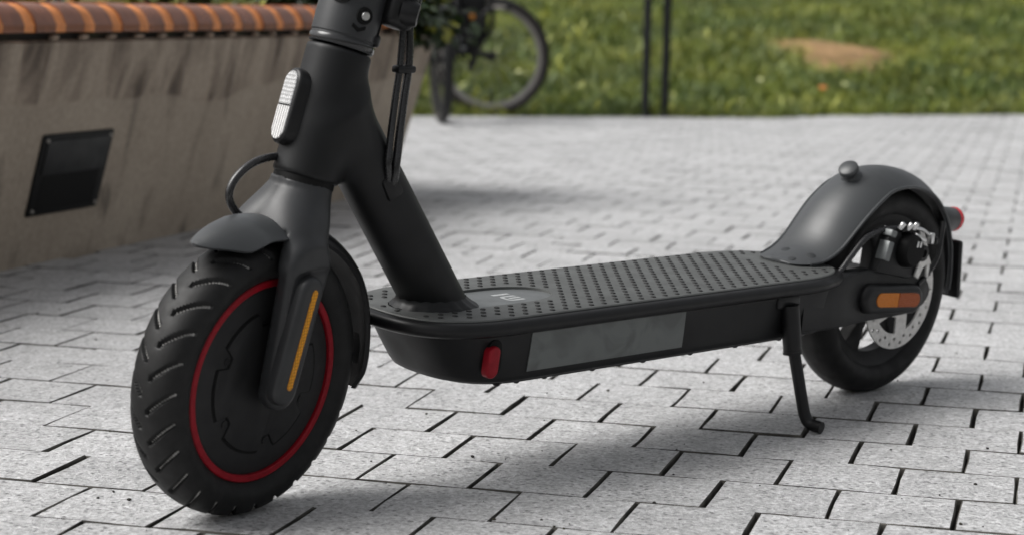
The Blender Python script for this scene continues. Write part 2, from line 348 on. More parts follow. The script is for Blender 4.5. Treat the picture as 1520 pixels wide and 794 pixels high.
def sdf_bm(f, lo, hi, h):
    lo = np.array(lo, float); n = np.ceil((np.array(hi) - lo) / h).astype(int) + 1
    ax = [lo[i] + h * np.arange(n[i]) for i in range(3)]
    G = np.stack(np.meshgrid(*ax, indexing='ij'), -1); F = f(G); S = F < 0
    c = n - 1; acc = np.zeros((*c, 3)); cnt = np.zeros(c)
    corners = [(i, j, k) for i in (0, 1) for j in (0, 1) for k in (0, 1)]
    sl = lambda o: tuple(slice(o[i], o[i] + c[i]) for i in range(3))
    for a in corners:
        for d in range(3):
            if a[d]: continue
            b = list(a); b[d] = 1
            fa, fb = F[sl(a)], F[sl(b)]; m = (fa < 0) != (fb < 0)
            t = np.where(m, fa / np.where(m, fa - fb, 1), 0)
            pa, pb = G[sl(a)], G[sl(b)]; acc += (m * 1.0)[..., None] * (pa + t[..., None] * (pb - pa)); cnt += m
    act = cnt > 0; idx = -np.ones(c, int); idx[act] = np.arange(act.sum()); Vt = acc[act] / cnt[act][:, None]
    for _ in range(4):
        e = h * 0.2; val = f(Vt); g = np.stack([(f(Vt + e * np.eye(3)[i]) - f(Vt - e * np.eye(3)[i])) / (2 * e) for i in range(3)], -1)
        Vt = Vt - 0.8 * val[:, None] * g / np.maximum((g ** 2).sum(-1), 0.2)[:, None]
    faces = []
    for d in range(3):
        o1, o2 = [(1, 2), (2, 0), (0, 1)][d]
        A = np.take(S, range(0, n[d] - 1), d); B = np.take(S, range(1, n[d]), d); E = np.argwhere(A != B)
        for e in E:
            if e[o1] == 0 or e[o2] == 0 or e[o1] >= c[o1] or e[o2] >= c[o2]: continue
            q = []
            for s1, s2 in ((-1, -1), (0, -1), (0, 0), (-1, 0)):
                x = e.copy(); x[o1] += s1; x[o2] += s2; q.append(idx[tuple(x)])
            if min(q) >= 0: faces.append(q)
    bm = bmesh.new(); vs = [bm.verts.new(p) for p in Vt]
    for q in faces: bm.faces.new([vs[i] for i in q])
    return bm

# ================================================================== SETTING
def edge_y(x): return float(np.interp(x, [-40, -3, -0.47, 0.2, 0.93, 1.12, 1.96, 5, 40], [-2, 6.0, 6.80, 6.965, 7.12, 7.32, 7.64, 8.7, 20]))
def lawn_z(x, y):
    d = y - edge_y(x)
    return 0.004 + (0.13 * d if d < 6 else 0.78 + 0.05 * (d - 6)) + 0.012 * math.sin(x * 2.1 + y * 1.3) * min(1, max(0, d))

bm = bmesh.new(); bmesh.ops.create_grid(bm, x_segments=2, y_segments=2, size=300)
for v in bm.verts: v.co.z = -0.08
o = finish(bm, 'ground', M['lawn']); o['kind'] = 'structure'

# ---- paving: granite setts in half bond, rows slightly askew to the view
TH, SZ, V0 = -0.26776, 0.09581, 1.69399
cu_, su_ = math.cos(TH), math.sin(TH)
bm = bmesh.new()
bx = [-12, -3, -0.47, 0.2, 0.93, 1.12, 1.96, 5, 14]
top = [bm.verts.new((x, edge_y(x) + 0.25, -0.009)) for x in bx]; bot = [bm.verts.new((x, -8, -0.009)) for x in bx]
for i in range(len(bx) - 1): bm.faces.new((bot[i], bot[i + 1], top[i + 1], top[i]))
paving = finish(bm, 'paving', M['bed']); paving['kind'] = 'structure'

def sett_rings(a, b, r):
    j = lambda m: r.uniform(-m, m)
    o8 = [(-a, -b), (j(.02), -b), (a, -b), (a, j(.02)), (a, b), (j(.02), b), (-a, b), (-a, j(.02))]
    o8 = [(x + j(.0008), y + j(.0005)) for x, y in o8]
    ins = [(x * (1 - (.0008 + j(.0004)) / a), y * (1 - (.0005 + j(.0003)) / b)) for x, y in o8]
    return [[(x, y, -.035) for x, y in o8], [(x, y, -.0013 + j(.0005)) for x, y in o8], [(x, y, j(.0005)) for x, y in ins]]
HA, HB = (SZ - .0026) / 2, (SZ - .0019) / 2
variants = []
for k in range(16):
    r_ = random.Random(100 + k); bm = bmesh.new(); loft(bm, sett_rings(HA, HB, r_))
    bmesh.ops.recalc_face_normals(bm, faces=bm.faces); me = bpy.data.meshes.new('paving_stone'); bm.to_mesh(me); bm.free()
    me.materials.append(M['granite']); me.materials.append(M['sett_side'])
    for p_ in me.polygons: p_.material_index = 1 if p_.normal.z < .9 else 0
    at = me.attributes.new('tint', 'FLOAT', 'POINT')
    at.data.foreach_set('value', [0.93 + 0.12 * (k / 15)] * len(me.vertices)); variants.append(me)
cells = []
for k in range(-40, 90):
    off = 0.34 + (0.46 if k % 2 else 0.0) - 0.006 * k
    for i in range(-60, 60):
        u = (i + off + 0.5) * SZ; v = V0 + (k + 0.5) * SZ
        x, y = u * cu_ - v * su_, u * su_ + v * cu_
        if -2.6 < x < 3.4 and 0.2 < y < edge_y(x) + 0.02: cells.append((x, y))
fv = cam.matrix_world.inverted()
def inframe(x, y):
    p = fv @ Vector((x, y, 0)); 
    if p.z > -0.3: return None
    px = 760 + F_PX * p.x / -p.z; py = 397 - F_PX * p.y / -p.z
    return -p.z if (-30 < px < 1550 and py < 830) else None
vis = sorted([(inframe(x, y), i) for i, (x, y) in enumerate(cells) if inframe(x, y)])
# stones behind the planter are not seen
def behind_planter(x, y):
    return (x - (-0.727)) * 0.942 + (y - 2.787) * -0.3346 < -0.02 and (x + 0.727) * 0.3346 + (y - 2.787) * 0.942 < 1.45
near = [i for d, i in vis if not behind_planter(*cells[i])][:300]; nearset = set(near)
for i in near:
    x, y = cells[i]; o = link('paving_stone', random.choice(variants), paving)
    o.location = (x + random.uniform(-.0008, .0008), y + random.uniform(-.0008, .0008), random.uniform(-.0008, .0006))
    o.rotation_euler = (random.uniform(-.004, .004), random.uniform(-.004, .004), TH + random.choice((0, math.pi)) + random.uniform(-.007, .007))
allv, allf, tint, ami = [], [], [], []
tmpl = []
for me in variants:
    tmpl.append((np.array([v.co[:] for v in me.vertices]), [tuple(p.vertices) for p in me.polygons], [p.material_index for p in me.polygons]))
for i, (x, y) in enumerate(cells):
    if i in nearset or behind_planter(x, y): continue
    vs, fs, mi_ = tmpl[random.randrange(16)]; b0 = len(allv); ami += mi_; y += random.uniform(-.0004, .0004)
    a = TH + random.choice((0, math.pi)) + random.uniform(-.007, .007); c, s = math.cos(a), math.sin(a)
    tx, ty = random.uniform(-.004, .004), random.uniform(-.004, .004); z0 = random.uniform(-.0007, .0005)
    grow = 1.0 + min(.010, max(0.0, (y - 2.2) * .006))     # joints tighten towards the lawn
    for p in vs * np.array([grow, 1 + (grow - 1) * .5, 1]):
        allv.append((x + c * p[0] - s * p[1], y + s * p[0] + c * p[1], p[2] + z0 + tx * p[1] + ty * p[0]))
    tn = random.uniform(.94, 1.05); tint += [tn] * len(vs)
    allf += [tuple(b0 + q for q in f) for f in fs]
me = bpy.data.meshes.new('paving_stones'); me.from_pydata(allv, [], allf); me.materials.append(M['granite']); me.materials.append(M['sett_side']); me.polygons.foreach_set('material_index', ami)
me.attributes.new('tint', 'FLOAT', 'POINT').data.foreach_set('value', tint)
o = link('paving_stones', me, paving); o['kind'] = 'stuff'

# loose grit on the stones
bm = bmesh.new()
for k in range(260):
    y = random.uniform(1.2, 3.4); x = random.uniform(-.30, .30) * y; s = random.choice((.0006, .0007, .0009, .0012, .0017)) * random.uniform(.8, 1.3)
    g = bmesh.ops.create_icosphere(bm, subdivisions=1, radius=s)
    for v in g['verts']: v.co = Vector((v.co.x * random.uniform(.7, 1.4) + x, v.co.y * random.uniform(.7, 1.4) + y, v.co.z * .7 + s * .4))
o = finish(bm, 'grit', M['bed']); o['kind'] = 'stuff'; tag(o, 'dark grit scattered over the granite paving', 'grit')

# ---- lawn
xs = np.linspace(-14, 16, 61); ds = [0, .1, .25, .5, .8, 1.2, 1.7, 2.3, 3, 4, 5, 6, 8, 12, 20, 40]
bm = bmesh.new(); G = [[bm.verts.new((x, edge_y(x) - .0 + d, lawn_z(x, edge_y(x) + d) - .012)) for x in xs] for d in ds]
for a, b in zip(G, G[1:]):
    for i in range(len(xs) - 1): bm.faces.new((a[i], a[i + 1], b[i + 1], b[i]))
o = finish(bm, 'lawn', M['lawn']); o['kind'] = 'structure'
DP = (1.42, 8.85)                     # bare sandy patch in the lawn
def patch_r(x, y):
    a = math.atan2((y - DP[1]) / .42, (x - DP[0]) / .24)
    return math.hypot((x - DP[0]) / .24, (y - DP[1]) / .42) / (1 + .18 * math.sin(3 * a + .6) + .10 * math.sin(5 * a))
bm = bmesh.new(); ringsv = []
for t in np.linspace(0.02, 1.05, 9):
    rr = []
    for k in range(40):
        a = 2 * math.pi * k / 40; f = t * (1 + .18 * math.sin(3 * a + .6) + .10 * math.sin(5 * a))
        x, y = DP[0] + .24 * f * math.cos(a), DP[1] + .42 * f * math.sin(a)
        rr.append((x, y, lawn_z(x, y) + .030 * (1 - t ** 2) - .006 + .004 * random.random()))
    ringsv.append(rr)
loft(bm, ringsv, caps=False); o = finish(bm, 'bare_patch', M['dirt']); o['kind'] = 'structure'

gv, gf, gm = [], [], []
def add_blade(x, y, h, wd, ang, lean, m):
    z = lawn_z(x, y) - .012; dx, dy = math.cos(ang), math.sin(ang); lx, ly = math.cos(lean), math.sin(lean); b0 = len(gv)
    for t, f, k in ((0, 1.0, 0), (.55, .8, .22), (1, .12, .62)):
        cx, cy, cz = x + lx * h * k, y + ly * h * k, z + h * t * (1 - .25 * k)
        gv.append((cx - dx * wd * f, cy - dy * wd * f, cz)); gv.append((cx + dx * wd * f, cy + dy * wd * f, cz))
    gf.extend([(b0, b0 + 1, b0 + 3, b0 + 2), (b0 + 2, b0 + 3, b0 + 5, b0 + 4)]); gm.extend([m, m])
ph = rng.uniform(0, 6.28, 12)
def clump(x, y):
    return (math.sin(3.1 * x + 1.7 * y + ph[0]) + math.sin(-2.3 * x + 4.2 * y + ph[1]) + math.sin(7.3 * x + 5.1 * y + ph[2]) + math.sin(9.5 * x - 8.0 * y + ph[3])
            + .8 * math.sin(17 * x + 11 * y + ph[4]) + .8 * math.sin(-14 * x + 19 * y + ph[5])) / 5.6
for k in range(95000):
    x = random.uniform(-1.9, 3.7); d = 4.4 * random.random() ** 1.35; y = edge_y(x) + d + random.uniform(-.02, .02)
    pr = patch_r(x, y)
    if random.random() < 1.18 - 1.1 * max(0.0, pr - .18) ** 1.6 and pr < 1.15 and random.random() < .90: continue
    c = clump(x, y) + random.gauss(0, .33)
    m = 0 if c < -.12 else (1 if c < .62 else 2)
    if pr < 1.5 and random.random() < .4: m = 2
    h = random.uniform(.028, .062) * (1 + .35 * clump(x * 1.3 + 2, y * 1.3)); add_blade(x, y, h, random.uniform(.0016, .0034), random.uniform(0, 3.14), random.uniform(0, 6.28), m)
# broad weed leaves and a few pale flower heads among the grass
for k in range(1500):
    x = random.uniform(-1.9, 3.7); d = 3.0 * random.random() ** 1.5; y = edge_y(x) + d
    if patch_r(x, y) < 1.0: continue
    bias = .12 + (.30 if x < .35 else 0)
    add_blade(x, y, random.uniform(.04, .075), random.uniform(.007, .013), random.uniform(0, 3.14), random.uniform(0, 6.28), 2 if random.random() < bias else random.choice((0, 1)))
for k in range(20):
    x = random.uniform(-.6, .55) if k < 14 else random.uniform(.5, 3.2); y = edge_y(x) + random.uniform(.05, 1.6); z = lawn_z(x, y) + random.uniform(.03, .06); b0 = len(gv); s = random.uniform(.006, .012)
    for q in range(6): gv.append((x + s * math.cos(q * 1.047), y + s * .6 * math.sin(q * 1.047), z + s * .5 * math.sin(q * 1.047)))
    gf.append(tuple(b0 + q for q in range(6))); gm.append(3)
me = bpy.data.meshes.new('grass'); me.from_pydata(gv, [], gf)
for n_ in ('blade_dark', 'blade_mid', 'blade_pale', 'daisy'): me.materials.append(M[n_])
me.polygons.foreach_set('material_index', gm)
o = link('grass', me); o['kind'] = 'stuff'; tag(o, 'green lawn grass with pale weeds behind the paving', 'grass')
# one fallen leaf on the grass
bm = bmesh.new(); lp = [(-.016, 0), (-.007, .008), (.006, .009), (.018, 0), (.007, -.008), (-.007, -.007)]
fx, fy = 1.185, 7.66; fz = lawn_z(fx, fy) + .045
loft(bm, [[(fx + a, fy + b * .4, fz + b * .9 + .25 * a * a * 30 + h) for a, b in lp] for h in (0, .0012)])
tag(finish(bm, 'fallen_leaf', M['orange']), 'small orange fallen leaf lying in the grass', 'leaf')

# ---- planter
PB = Vector((-0.727, 2.787, 0)); PD = Vector((0.33457, 0.94237, 0)); PN = Vector((0.94237, -0.33457, 0)); LEAN = 0.28; WT = 0.328
planter = empty('planter', PB, (0, 0, math.atan2(PD.y, PD.x)))      # local x along the wall, local y away from its face
tag(planter, 'stained concrete planter with leaning sides and a rounded brick cap', 'planter')
def pl(a, out_, z): return Vector((a, -out_, z))
A0, A1 = -1.75, 1.40
bm = bmesh.new()
ob, ot = 0.0, LEAN * WT
def rect(a0, a1, o0, o1, z): return [pl(a0, o0, z), pl(a1, o0, z), pl(a1, o1, z), pl(a0, o1, z)]
nseg = 24
def rect2(a0, a1, o0, o1, z):
    return [pl(a0 + (a1 - a0) * k / nseg, o0, z) for k in range(nseg + 1)] + [pl(a1 - (a1 - a0) * k / nseg, o1, z) for k in range(nseg + 1)]
rings = [rect2(A0, A1, 0, -.75, -.02), rect2(A0, A1, .0, -.75, 0.0)]
for k in range(1, 8):
    z = WT * k / 8; rings.append(rect2(A0 - .03 * k / 8, A1 + .03 * k / 8, LEAN * z, -.75 - LEAN * z, z))
rings += [rect2(A0 - .029, A1 + .029, ot - .002, -.75 - ot + .002, WT - .004), rect2(A0 - .025, A1 + .025, ot - .007, -.75 - ot + .007, WT),
          rect2(A0 + .09, A1 - .09, ot - .11, -.75 - ot + .11, WT), rect2(A0 + .09, A1 - .09, ot - .11, -.75 - ot + .11, WT - .10)]
loft(bm, rings); finish(bm, 'wall', M['concrete'], planter)
bm = bmesh.new(); loft(bm, [rect(A0 + .092, A1 - .092, ot - .113, -.75 - ot + .113, z) for z in (WT - .09, WT - .03)]); finish(bm, 'soil', M['soil'], planter)
# cap: bullnose bricks with orange clay pieces between
def cap_sec(ox, z0=.337, z1=.379, rr=.036, back=-.105):
    P = [(back, z0), (ox, z0 + .002), (ox + .001, z0 + .012)] + [(ox - rr + rr * math.cos(a) + .001, z1 - rr + rr * math.sin(a)) for a in [R(15), R(35), R(55), R(75), R(90)]] + [(back, z1)]
    return P
def cap_mesh(name, length, inset, m):
    bm = bmesh.new(); S = cap_sec(.010 - inset, z1=.379 - inset)
    loft(bm, [[Vector((a, -x, z)) for x, z in S] for a in (-length / 2, length / 2)])
    bmesh.ops.recalc_face_normals(bm, faces=bm.faces); me = bpy.data.meshes.new(name); bm.to_mesh(me); bm.free(); me.materials.append(m)
    me.polygons.foreach_set('use_smooth', [True] * len(me.polygons)); me.set_sharp_from_angle(angle=R(35)); return me
cb = cap_mesh('cap_brick', .0492, 0, M['glaze']); cj = cap_mesh('cap_joint', .0262, .0012, M['orange'])
PER = .0755
def lump_mesh():
    bm = bmesh.new(); rbox(bm, (0, 0, 0), (.017, .010, .007), r=.003); bmesh.ops.recalc_face_normals(bm, faces=bm.faces)
    me = bpy.data.meshes.new('mortar_lump'); bm.to_mesh(me); bm.free(); me.materials.append(M['mortar']); return me
lm = lump_mesh()
a = A0 - .02; k = 0
while a < A1 + .02:
    o = link('cap_brick', cb, planter); o.location = (a, -ot + random.uniform(-.0012, .0012), random.uniform(-.0008, .0008)); o.rotation_euler = (0, 0, random.uniform(-.01, .01))
    o = link('cap_joint', cj, planter); o.location = (a + PER / 2, -ot + random.uniform(-.0006, .0006), 0)
    if random.random() < .9:
        o = link('mortar_lump', lm, planter); o.location = (a + PER / 2 + random.uniform(-.006, .006), -ot + .001, WT + .0035)
        o.scale = (random.uniform(.75, 1.3), 1, random.uniform(.7, 1.1)); o.rotation_euler = (R(-15), 0, random.uniform(-.1, .1))
    a += PER; k += 1
b = .06
while b < .75:
    for mm, nm, dd in ((cb, 'cap_brick', 0), (cj, 'cap_joint', PER / 2)):
        o = link(nm, mm, planter); o.location = (A1 + .03 - .0, -ot + .10 + b + dd, 0); o.rotation_euler = (0, 0, R(90))
    b += PER
bm = bmesh.new(); rbox(bm, ((A0 + A1) / 2, -ot + .055, WT + .004), (A1 - A0 + .03, .085, .0102), r=0); finish(bm, 'mortar_bed', M['bed'], planter)
# step light let into the wall
fr = planter
def onwall(a, z, out_=0.0):     # point on the leaning face, out_ along its normal
    n = Vector((0, -1, -LEAN)).normalized(); return pl(a, LEAN * z, z) + n * out_
wn = Vector((0, -1, -LEAN)).normalized(); wu = Vector((1, 0, 0)); wv = wu.cross(wn) * -1
if wv.z < 0: wv = -wv
c0 = onwall(.124, .1345)
slope = Matrix.Rotation(0.0, 3, wn)
bm = bmesh.new(); W2, H2 = .0945, .0615
def rrect(w_, h_, r_=.004): 
    return [(sx * (w_ - r_) + r_ * math.cos(t), sy * (h_ - r_) + r_ * math.sin(t)) for sx, sy, t0 in ((1, 1, 0), (-1, 1, 90), (-1, -1, 180), (1, -1, 270)) for t in (R(t0), R(t0 + 45), R(t0 + 90))]
prism(bm, rrect(W2, H2), c0 - wn * .01, wu, wv, wn, .014, .002); light = finish(bm, 'step_light', mat('light_frame', (.006, .006, .006), .55, spec=.2), planter); light['label'] = 'square black step light let into the concrete'
bm = bmesh.new(); prism(bm, rrect(W2 - .011, .026, .002), c0 + wv * .027 + wn * .0035, wu, wv, wn, .003, .001); finish(bm, 'hood', mat('light_hood', (0.014, 0.0145, 0.015), .5, spec=.3, noise=(40, .15)), light)
bm = bmesh.new(); prism(bm, rrect(W2 - .019, .028, .002), c0 - wv * .026 + wn * .0035, wu, wv, wn, .0012); finish(bm, 'light_opening', M['black'], light)
for sx, sy in ((-1, 1), (1, 1), (-1, -1), (1, -1)):
    bm = bmesh.new(); lathe(bm, [(0, .002), (.0026, .0018), (.0032, 0)], c0 + wu * sx * .084 + wv * sy * .053 + wn * .0045, wn, 10); finish(bm, 'screw', M['screw'], light)

# shrubs growing in the planter
def leaf_quad(vs, fs, ms, p, d, up, ln, wd, m):
    d = d.normalized(); s = d.cross(up).normalized(); nrm = s.cross(d); b0 = len(vs)
    for t, ww, dr in ((0, .12, 0), (.3, .8, .05), (.65, .9, .02), (1, .05, -.14)):
        c = p + d * ln * t + nrm * dr * ln; vs.append(c - s * wd * ww + nrm * .12 * wd); vs.append(c + s * wd * ww + nrm * .12 * wd)
    fs.extend([(b0, b0 + 1, b0 + 3, b0 + 2), (b0 + 2, b0 + 3, b0 + 5, b0 + 4), (b0 + 4, b0 + 5, b0 + 7, b0 + 6)]); ms.extend([m] * 3)
def shrub(loc, rad, hgt, nleaf, label, droop=0.0, seed=0, mix=(.55, .3, .15), trail=0):
    r_ = random.Random(seed); root = empty('leafy_shrub', loc); tag(root, label, 'shrub', 'shrubs growing in the planter')
    vs, fs, ms = [], [], []; bm = bmesh.new()
    for k in range(9):
        a = r_.uniform(0, 6.28); e = Vector((math.cos(a) * rad * r_.uniform(.3, .9), math.sin(a) * rad * r_.uniform(.3, .9), hgt * r_.uniform(.6, 1)))
        tube(bm, catmull([(0, 0, 0), (e.x * .35, e.y * .35, e.z * .6), e], 4), .003, 5)
        for j in range(nleaf // 9):
            t = r_.uniform(.15, 1.05); p = Vector((e.x * t ** 1.3, e.y * t ** 1.3, e.z * t)) + Vector((r_.gauss(0, .03), r_.gauss(0, .03), r_.gauss(0, .02)))
            d = Vector((r_.gauss(0, 1) + e.x * 4, r_.gauss(0, 1) + e.y * 4, r_.gauss(.1, .6) - droop)); x = r_.random()
            leaf_quad(vs, fs, ms, p, d, Vector((r_.gauss(0, .3), r_.gauss(0, .3), 1)), r_.uniform(.025, .05), r_.uniform(.009, .016), 0 if x < mix[0] else (1 if x < mix[0] + mix[1] else 2))
    for k in range(trail):
        q_ = r_.uniform(-.10, .16); h0 = r_.uniform(.0, .03); o_ = r_.uniform(.185, .225); dn = r_.uniform(.02, .075)
        cv = catmull([Vector((0, 0, 0)), PD * q_ * .4 + PN * .06 + Vector((0, 0, .085 + h0)), PD * q_ * .8 + PN * .155 + Vector((0, 0, .098 + h0)), PD * q_ + PN * o_ + Vector((0, 0, dn))], 6)
        tube(bm, cv, .0022, 5)
        for j in range(34):
            p = cv[r_.randrange(8, len(cv))] + Vector((r_.gauss(0, .016), r_.gauss(0, .016), r_.gauss(0, .012)))
            d = Vector((r_.gauss(0, .7), r_.gauss(0, .7), r_.gauss(-.3, .5))) + PN * .5; x = r_.random()
            leaf_quad(vs, fs, ms, p, d, Vector((r_.gauss(0, .4), r_.gauss(0, .4), 1)), r_.uniform(.022, .042), r_.uniform(.008, .014), 0 if x < mix[0] else (1 if x < mix[0] + mix[1] else 2))
    finish(bm, 'stem', M['stemw'], root)
    me = bpy.data.meshes.new('foliage'); me.from_pydata(vs, [], fs)
    for n_ in ('leaf_d', 'leaf_y', 'leaf_b'): me.materials.append(M[n_])
    me.polygons.foreach_set('material_index', ms); me.polygons.foreach_set('use_smooth', [True] * len(fs)); link('foliage', me, root)
def pw(a, back, z): return planter_world(a, back, z)
def planter_world(a, back, z): return PB + PD * a - PN * (back - ot) + Vector((0, 0, z))
for k, a in enumerate((-1.15, -.78, -.42, -.08, .25, .55, .86)):
    shrub(planter_world(a, .30 + .05 * (k % 3), WT - .03), .17, .20, 190, 'yellow-green and dark leafed shrub rising behind the brick cap', seed=20 + k)
shrub(planter_world(1.25, .17, WT - .03), .19, .26, 600, 'dark shrub hanging over the far end of the planter', droop=.7, seed=40, mix=(.80, .15, .05), trail=26)

# ---- two slim posts at the lawn edge
for k, (x, y) in enumerate(((0.462, 7.03), (0.533, 7.055))):
    p = empty('steel_post', (x, y, 0)); tag(p, 'slim black steel post at the lawn edge', 'post', 'black steel posts at the lawn edge')
    bm = bmesh.new(); lathe(bm, [(.0145, -.03), (.0145, .93)], (0, 0, 0), (0, 0, 1), 20); finish(bm, 'pole', M['post'], p)
    bm = bmesh.new(); lathe(bm, [(.0146, .93), (.0155, .931), (.0155, .938), (.010, .944), (0, .945)], (0, 0, 0), (0, 0, 1), 20); finish(bm, 'cap', M['post'], p)
    bm = bmesh.new(); lathe(bm, [(.0146, .004), (.021, .004), (.021, .008), (.0146, .012)], (0, 0, -.002), (0, 0, 1), 20); finish(bm, 'foot_ring', M['post'], p)

# ---- small-wheeled folding bicycle
BK = Vector((-0.16, 6.68, 0)); bike = empty('folding_bicycle', BK)
tag(bike, 'black small-wheeled folding bicycle standing at the lawn edge beside the planter', 'bicycle')
M['bike'] = mat('bike_black', (0.006, 0.006, 0.0065), .45, spec=.25, noise=(30, .2)); M['rimalu'] = mat('alloy_rim', (0.26, 0.25, 0.24), .35, metal=.8, noise=(20, .2))
M['tan'] = mat('tyre_wall', (0.022, 0.016, 0.013), .7, noise=(40, .3)); M['bamber'] = mat('bike_reflector', (0.75, 0.28, 0.01), .3, coat=.5)
def bike_wheel(c, axis, rad=.205, rim='rimalu'):
    c = Vector(c); ax = Vector(axis).normalized()
    bm = bmesh.new(); lathe(bm, [(rad - .026 + .0165 * math.cos(t) * 1.05 + .010, .0155 * math.sin(t)) for t in [2 * math.pi * k / 12 for k in range(12)]], c, ax, 64, closed=True)
    wl = finish(bm, 'wheel', M['bike'], bike)
    bm = bmesh.new(); lathe(bm, [(rad - .041, -.009), (rad - .027, -.0115), (rad - .026, .0), (rad - .027, .0115), (rad - .041, .009), (rad - .043, 0)], c, ax, 64, closed=True); finish(bm, 'rim', M[rim], wl)
    for sgn in (-1, 1):
        bm = bmesh.new(); lathe(bm, [(rad - .027, sgn * .0125), (rad - .014, sgn * .0165), (rad - .0135, sgn * .0160), (rad - .026, sgn * .0115)], c, ax, 64, closed=True); finish(bm, 'tyre_wall', M['tan'], wl)
    bm = bmesh.new(); lathe(bm, [(0, -.04), (.010, -.038), (.011, -.028), (.017, -.026), (.017, -.022), (.010, -.019), (.010, .019), (.017, .022), (.017, .026), (.011, .028), (.010, .038), (0, .04)], c, ax, 20); finish(bm, 'hub', M['bike'], wl)
    bm = bmesh.new(); u = ax.orthogonal().normalized(); v = ax.cross(u)
    for k in range(24):
        a = 2 * math.pi * k / 24; a2 = a + (.55 if k % 2 else -.55); s_ = .022 if k % 4 < 2 else -.022
        tube(bm, [c + ax * s_ + .016 * (math.cos(a2) * u + math.sin(a2) * v), c + (rad - .042) * (math.cos(a) * u + math.sin(a) * v)], .0009, 4)
    finish(bm, 'spokes', M['rimalu'], wl)
    return wl
wa = Vector((-.085, 6.93, .207)) - BK; wb = Vector((-.243, 6.47, .205)) - BK
bike_wheel(wa, (.16, .985, .02)); bike_wheel(wb, (.985, .168, .03), rim='bike')
def bt(name, pts, r, m='bike', n=12):
    bm = bmesh.new(); tube(bm, catmull(pts, 6) if len(pts) > 2 else pts, r, n); return finish(bm, name, M[m], bike)
B_ = lambda x, y, z: Vector((x, y, z)) - BK
bt('seat_post', [B_(-.215, 6.60, .29), B_(-.207, 6.62, .48), B_(-.200, 6.64, .80)], .017)
for s in (-.045, .045):
    bt('fork_leg', [B_(-.243 + s, 6.47 + s * .27, .205), B_(-.236 + s * .95, 6.50, .36), B_(-.225 + s * .4, 6.53, .44)], .009)
    bt('chain_stay', [wa + Vector((s * .16, s, 0)), wa + Vector((-.10, s * .8 - .10, .03)), B_(-.175, 6.66, .27)], .009)
bt('steerer', [B_(-.225, 6.53, .43), B_(-.218, 6.55, .62), B_(-.21, 6.57, .95)], .016)
bt('main_tube', [B_(-.225, 6.54, .45), B_(-.19, 6.60, .36), B_(-.17, 6.66, .27), B_(-.12, 6.80, .33)], .022)
bm = bmesh.new(); lathe(bm, [(0, .012), (.03, .012), (.032, .004), (.068, .004), (.068, -.003), (.02, -.004), (0, -.012)], B_(-.165, 6.60, .285), (.35, -.93, .05), 28); finish(bm, 'chainring', M['bike'], bike)
bm = bmesh.new(); lathe(bm, [(.060, .0), (.070, .0), (.070, .004), (.060, .004)], B_(-.205, 6.585, .30), (.5, -.86, .05), 28, closed=True); finish(bm, 'chain_guard', M['bike'], bike)
bt('crank', [B_(-.165, 6.575, .285), B_(-.125, 6.56, .335), B_(-.085, 6.555, .375)], .010)
bt('crank', [B_(-.165, 6.62, .285), B_(-.20, 6.62, .25), B_(-.23, 6.63, .215)], .009)
bm = bmesh.new(); rbox(bm, B_(-.055, 6.545, .378), (.075, .05, .022), r=.005); pd = finish(bm, 'pedal', M['bike'], bike)
bm = bmesh.new(); rbox(bm, B_(-.055, 6.519, .378), (.04, .004, .010), r=.001); finish(bm, 'pedal_reflector', M['screw'], pd)
bm = bmesh.new(); rbox(bm, B_(-.205, 6.57, .315), (.105, .05, .105), r=.03, seg=3); finish(bm, 'motor_housing', M['bike'], bike)
bm = bmesh.new(); rbox(bm, B_(-.150, 6.63, .375), (.105, .08, .17), r=.02); finish(bm, 'frame_bag', M['bike'], bike)
bt('tensioner', [B_(-.135, 6.60, .25), B_(-.140, 6.60, .20), B_(-.150, 6.60, .165)], .011)
bt('brake_cable', [B_(-.085, 6.60, .44), B_(-.08, 6.60, .32), B_(-.115, 6.61, .265), B_(-.15, 6.62, .27)], .008)
bt('chain', [B_(-.20, 6.585, .235), B_(-.16, 6.59, .196), B_(-.135, 6.60, .205)], .005)
bm = bmesh.new(); lathe(bm, [(0, .006), (.009, .005), (.011, 0), (.011, -.004), (0, -.004)], B_(-.147, 6.59, .345), (.1, -1, .1), 14); finish(bm, 'reflector', M['bamber'], bike)
for p_, r_ in ((( -.192, 6.535, .272), .012), ((-.172, 6.545, .243), .008), ((-.21, 6.55, .30), .008)):
    bm = bmesh.new(); lathe(bm, [(0, .008), (r_ * .7, .006), (r_, 0), (r_, -.012), (0, -.012)], B_(*p_), (.2, -1, .1), 14); finish(bm, 'bolt_cap', M['greymetal'], bike)

# ================================================================== SCOOTER
# working coordinates: x = rearwards from the front contact point, s = towards the kickstand side, z = up
SC = empty('electric_scooter', (-0.20492, 1.47933, 0), (0.08144, 0, 0.75777))
tag(SC, 'dark grey electric scooter leaning on its kickstand on granite paving', 'scooter')
LW = 0.78034; WR = 0.108
STEER = -0.20856; TL = 0.265
_k = Vector((math.sin(TL), 0, math.cos(TL)))
_K = Matrix(((0, -_k.z, _k.y), (_k.z, 0, -_k.x), (-_k.y, _k.x, 0)))
RS = Matrix.Identity(3) + math.sin(STEER) * _K + (1 - math.cos(STEER)) * (_K @ _K)
CF = Vector((0, 0, WR))
def X(c): return Vector((c.x, -c.y, c.z))
def XS(c): return X(CF + RS @ (c - CF))
def axis_pt(z): return (0.0027 + (z - 0.108) * 0.281, 0.0, z)
AX = Vector((0.281, 0, 1)).normalized()
S_ = Vector((0, 1, 0))

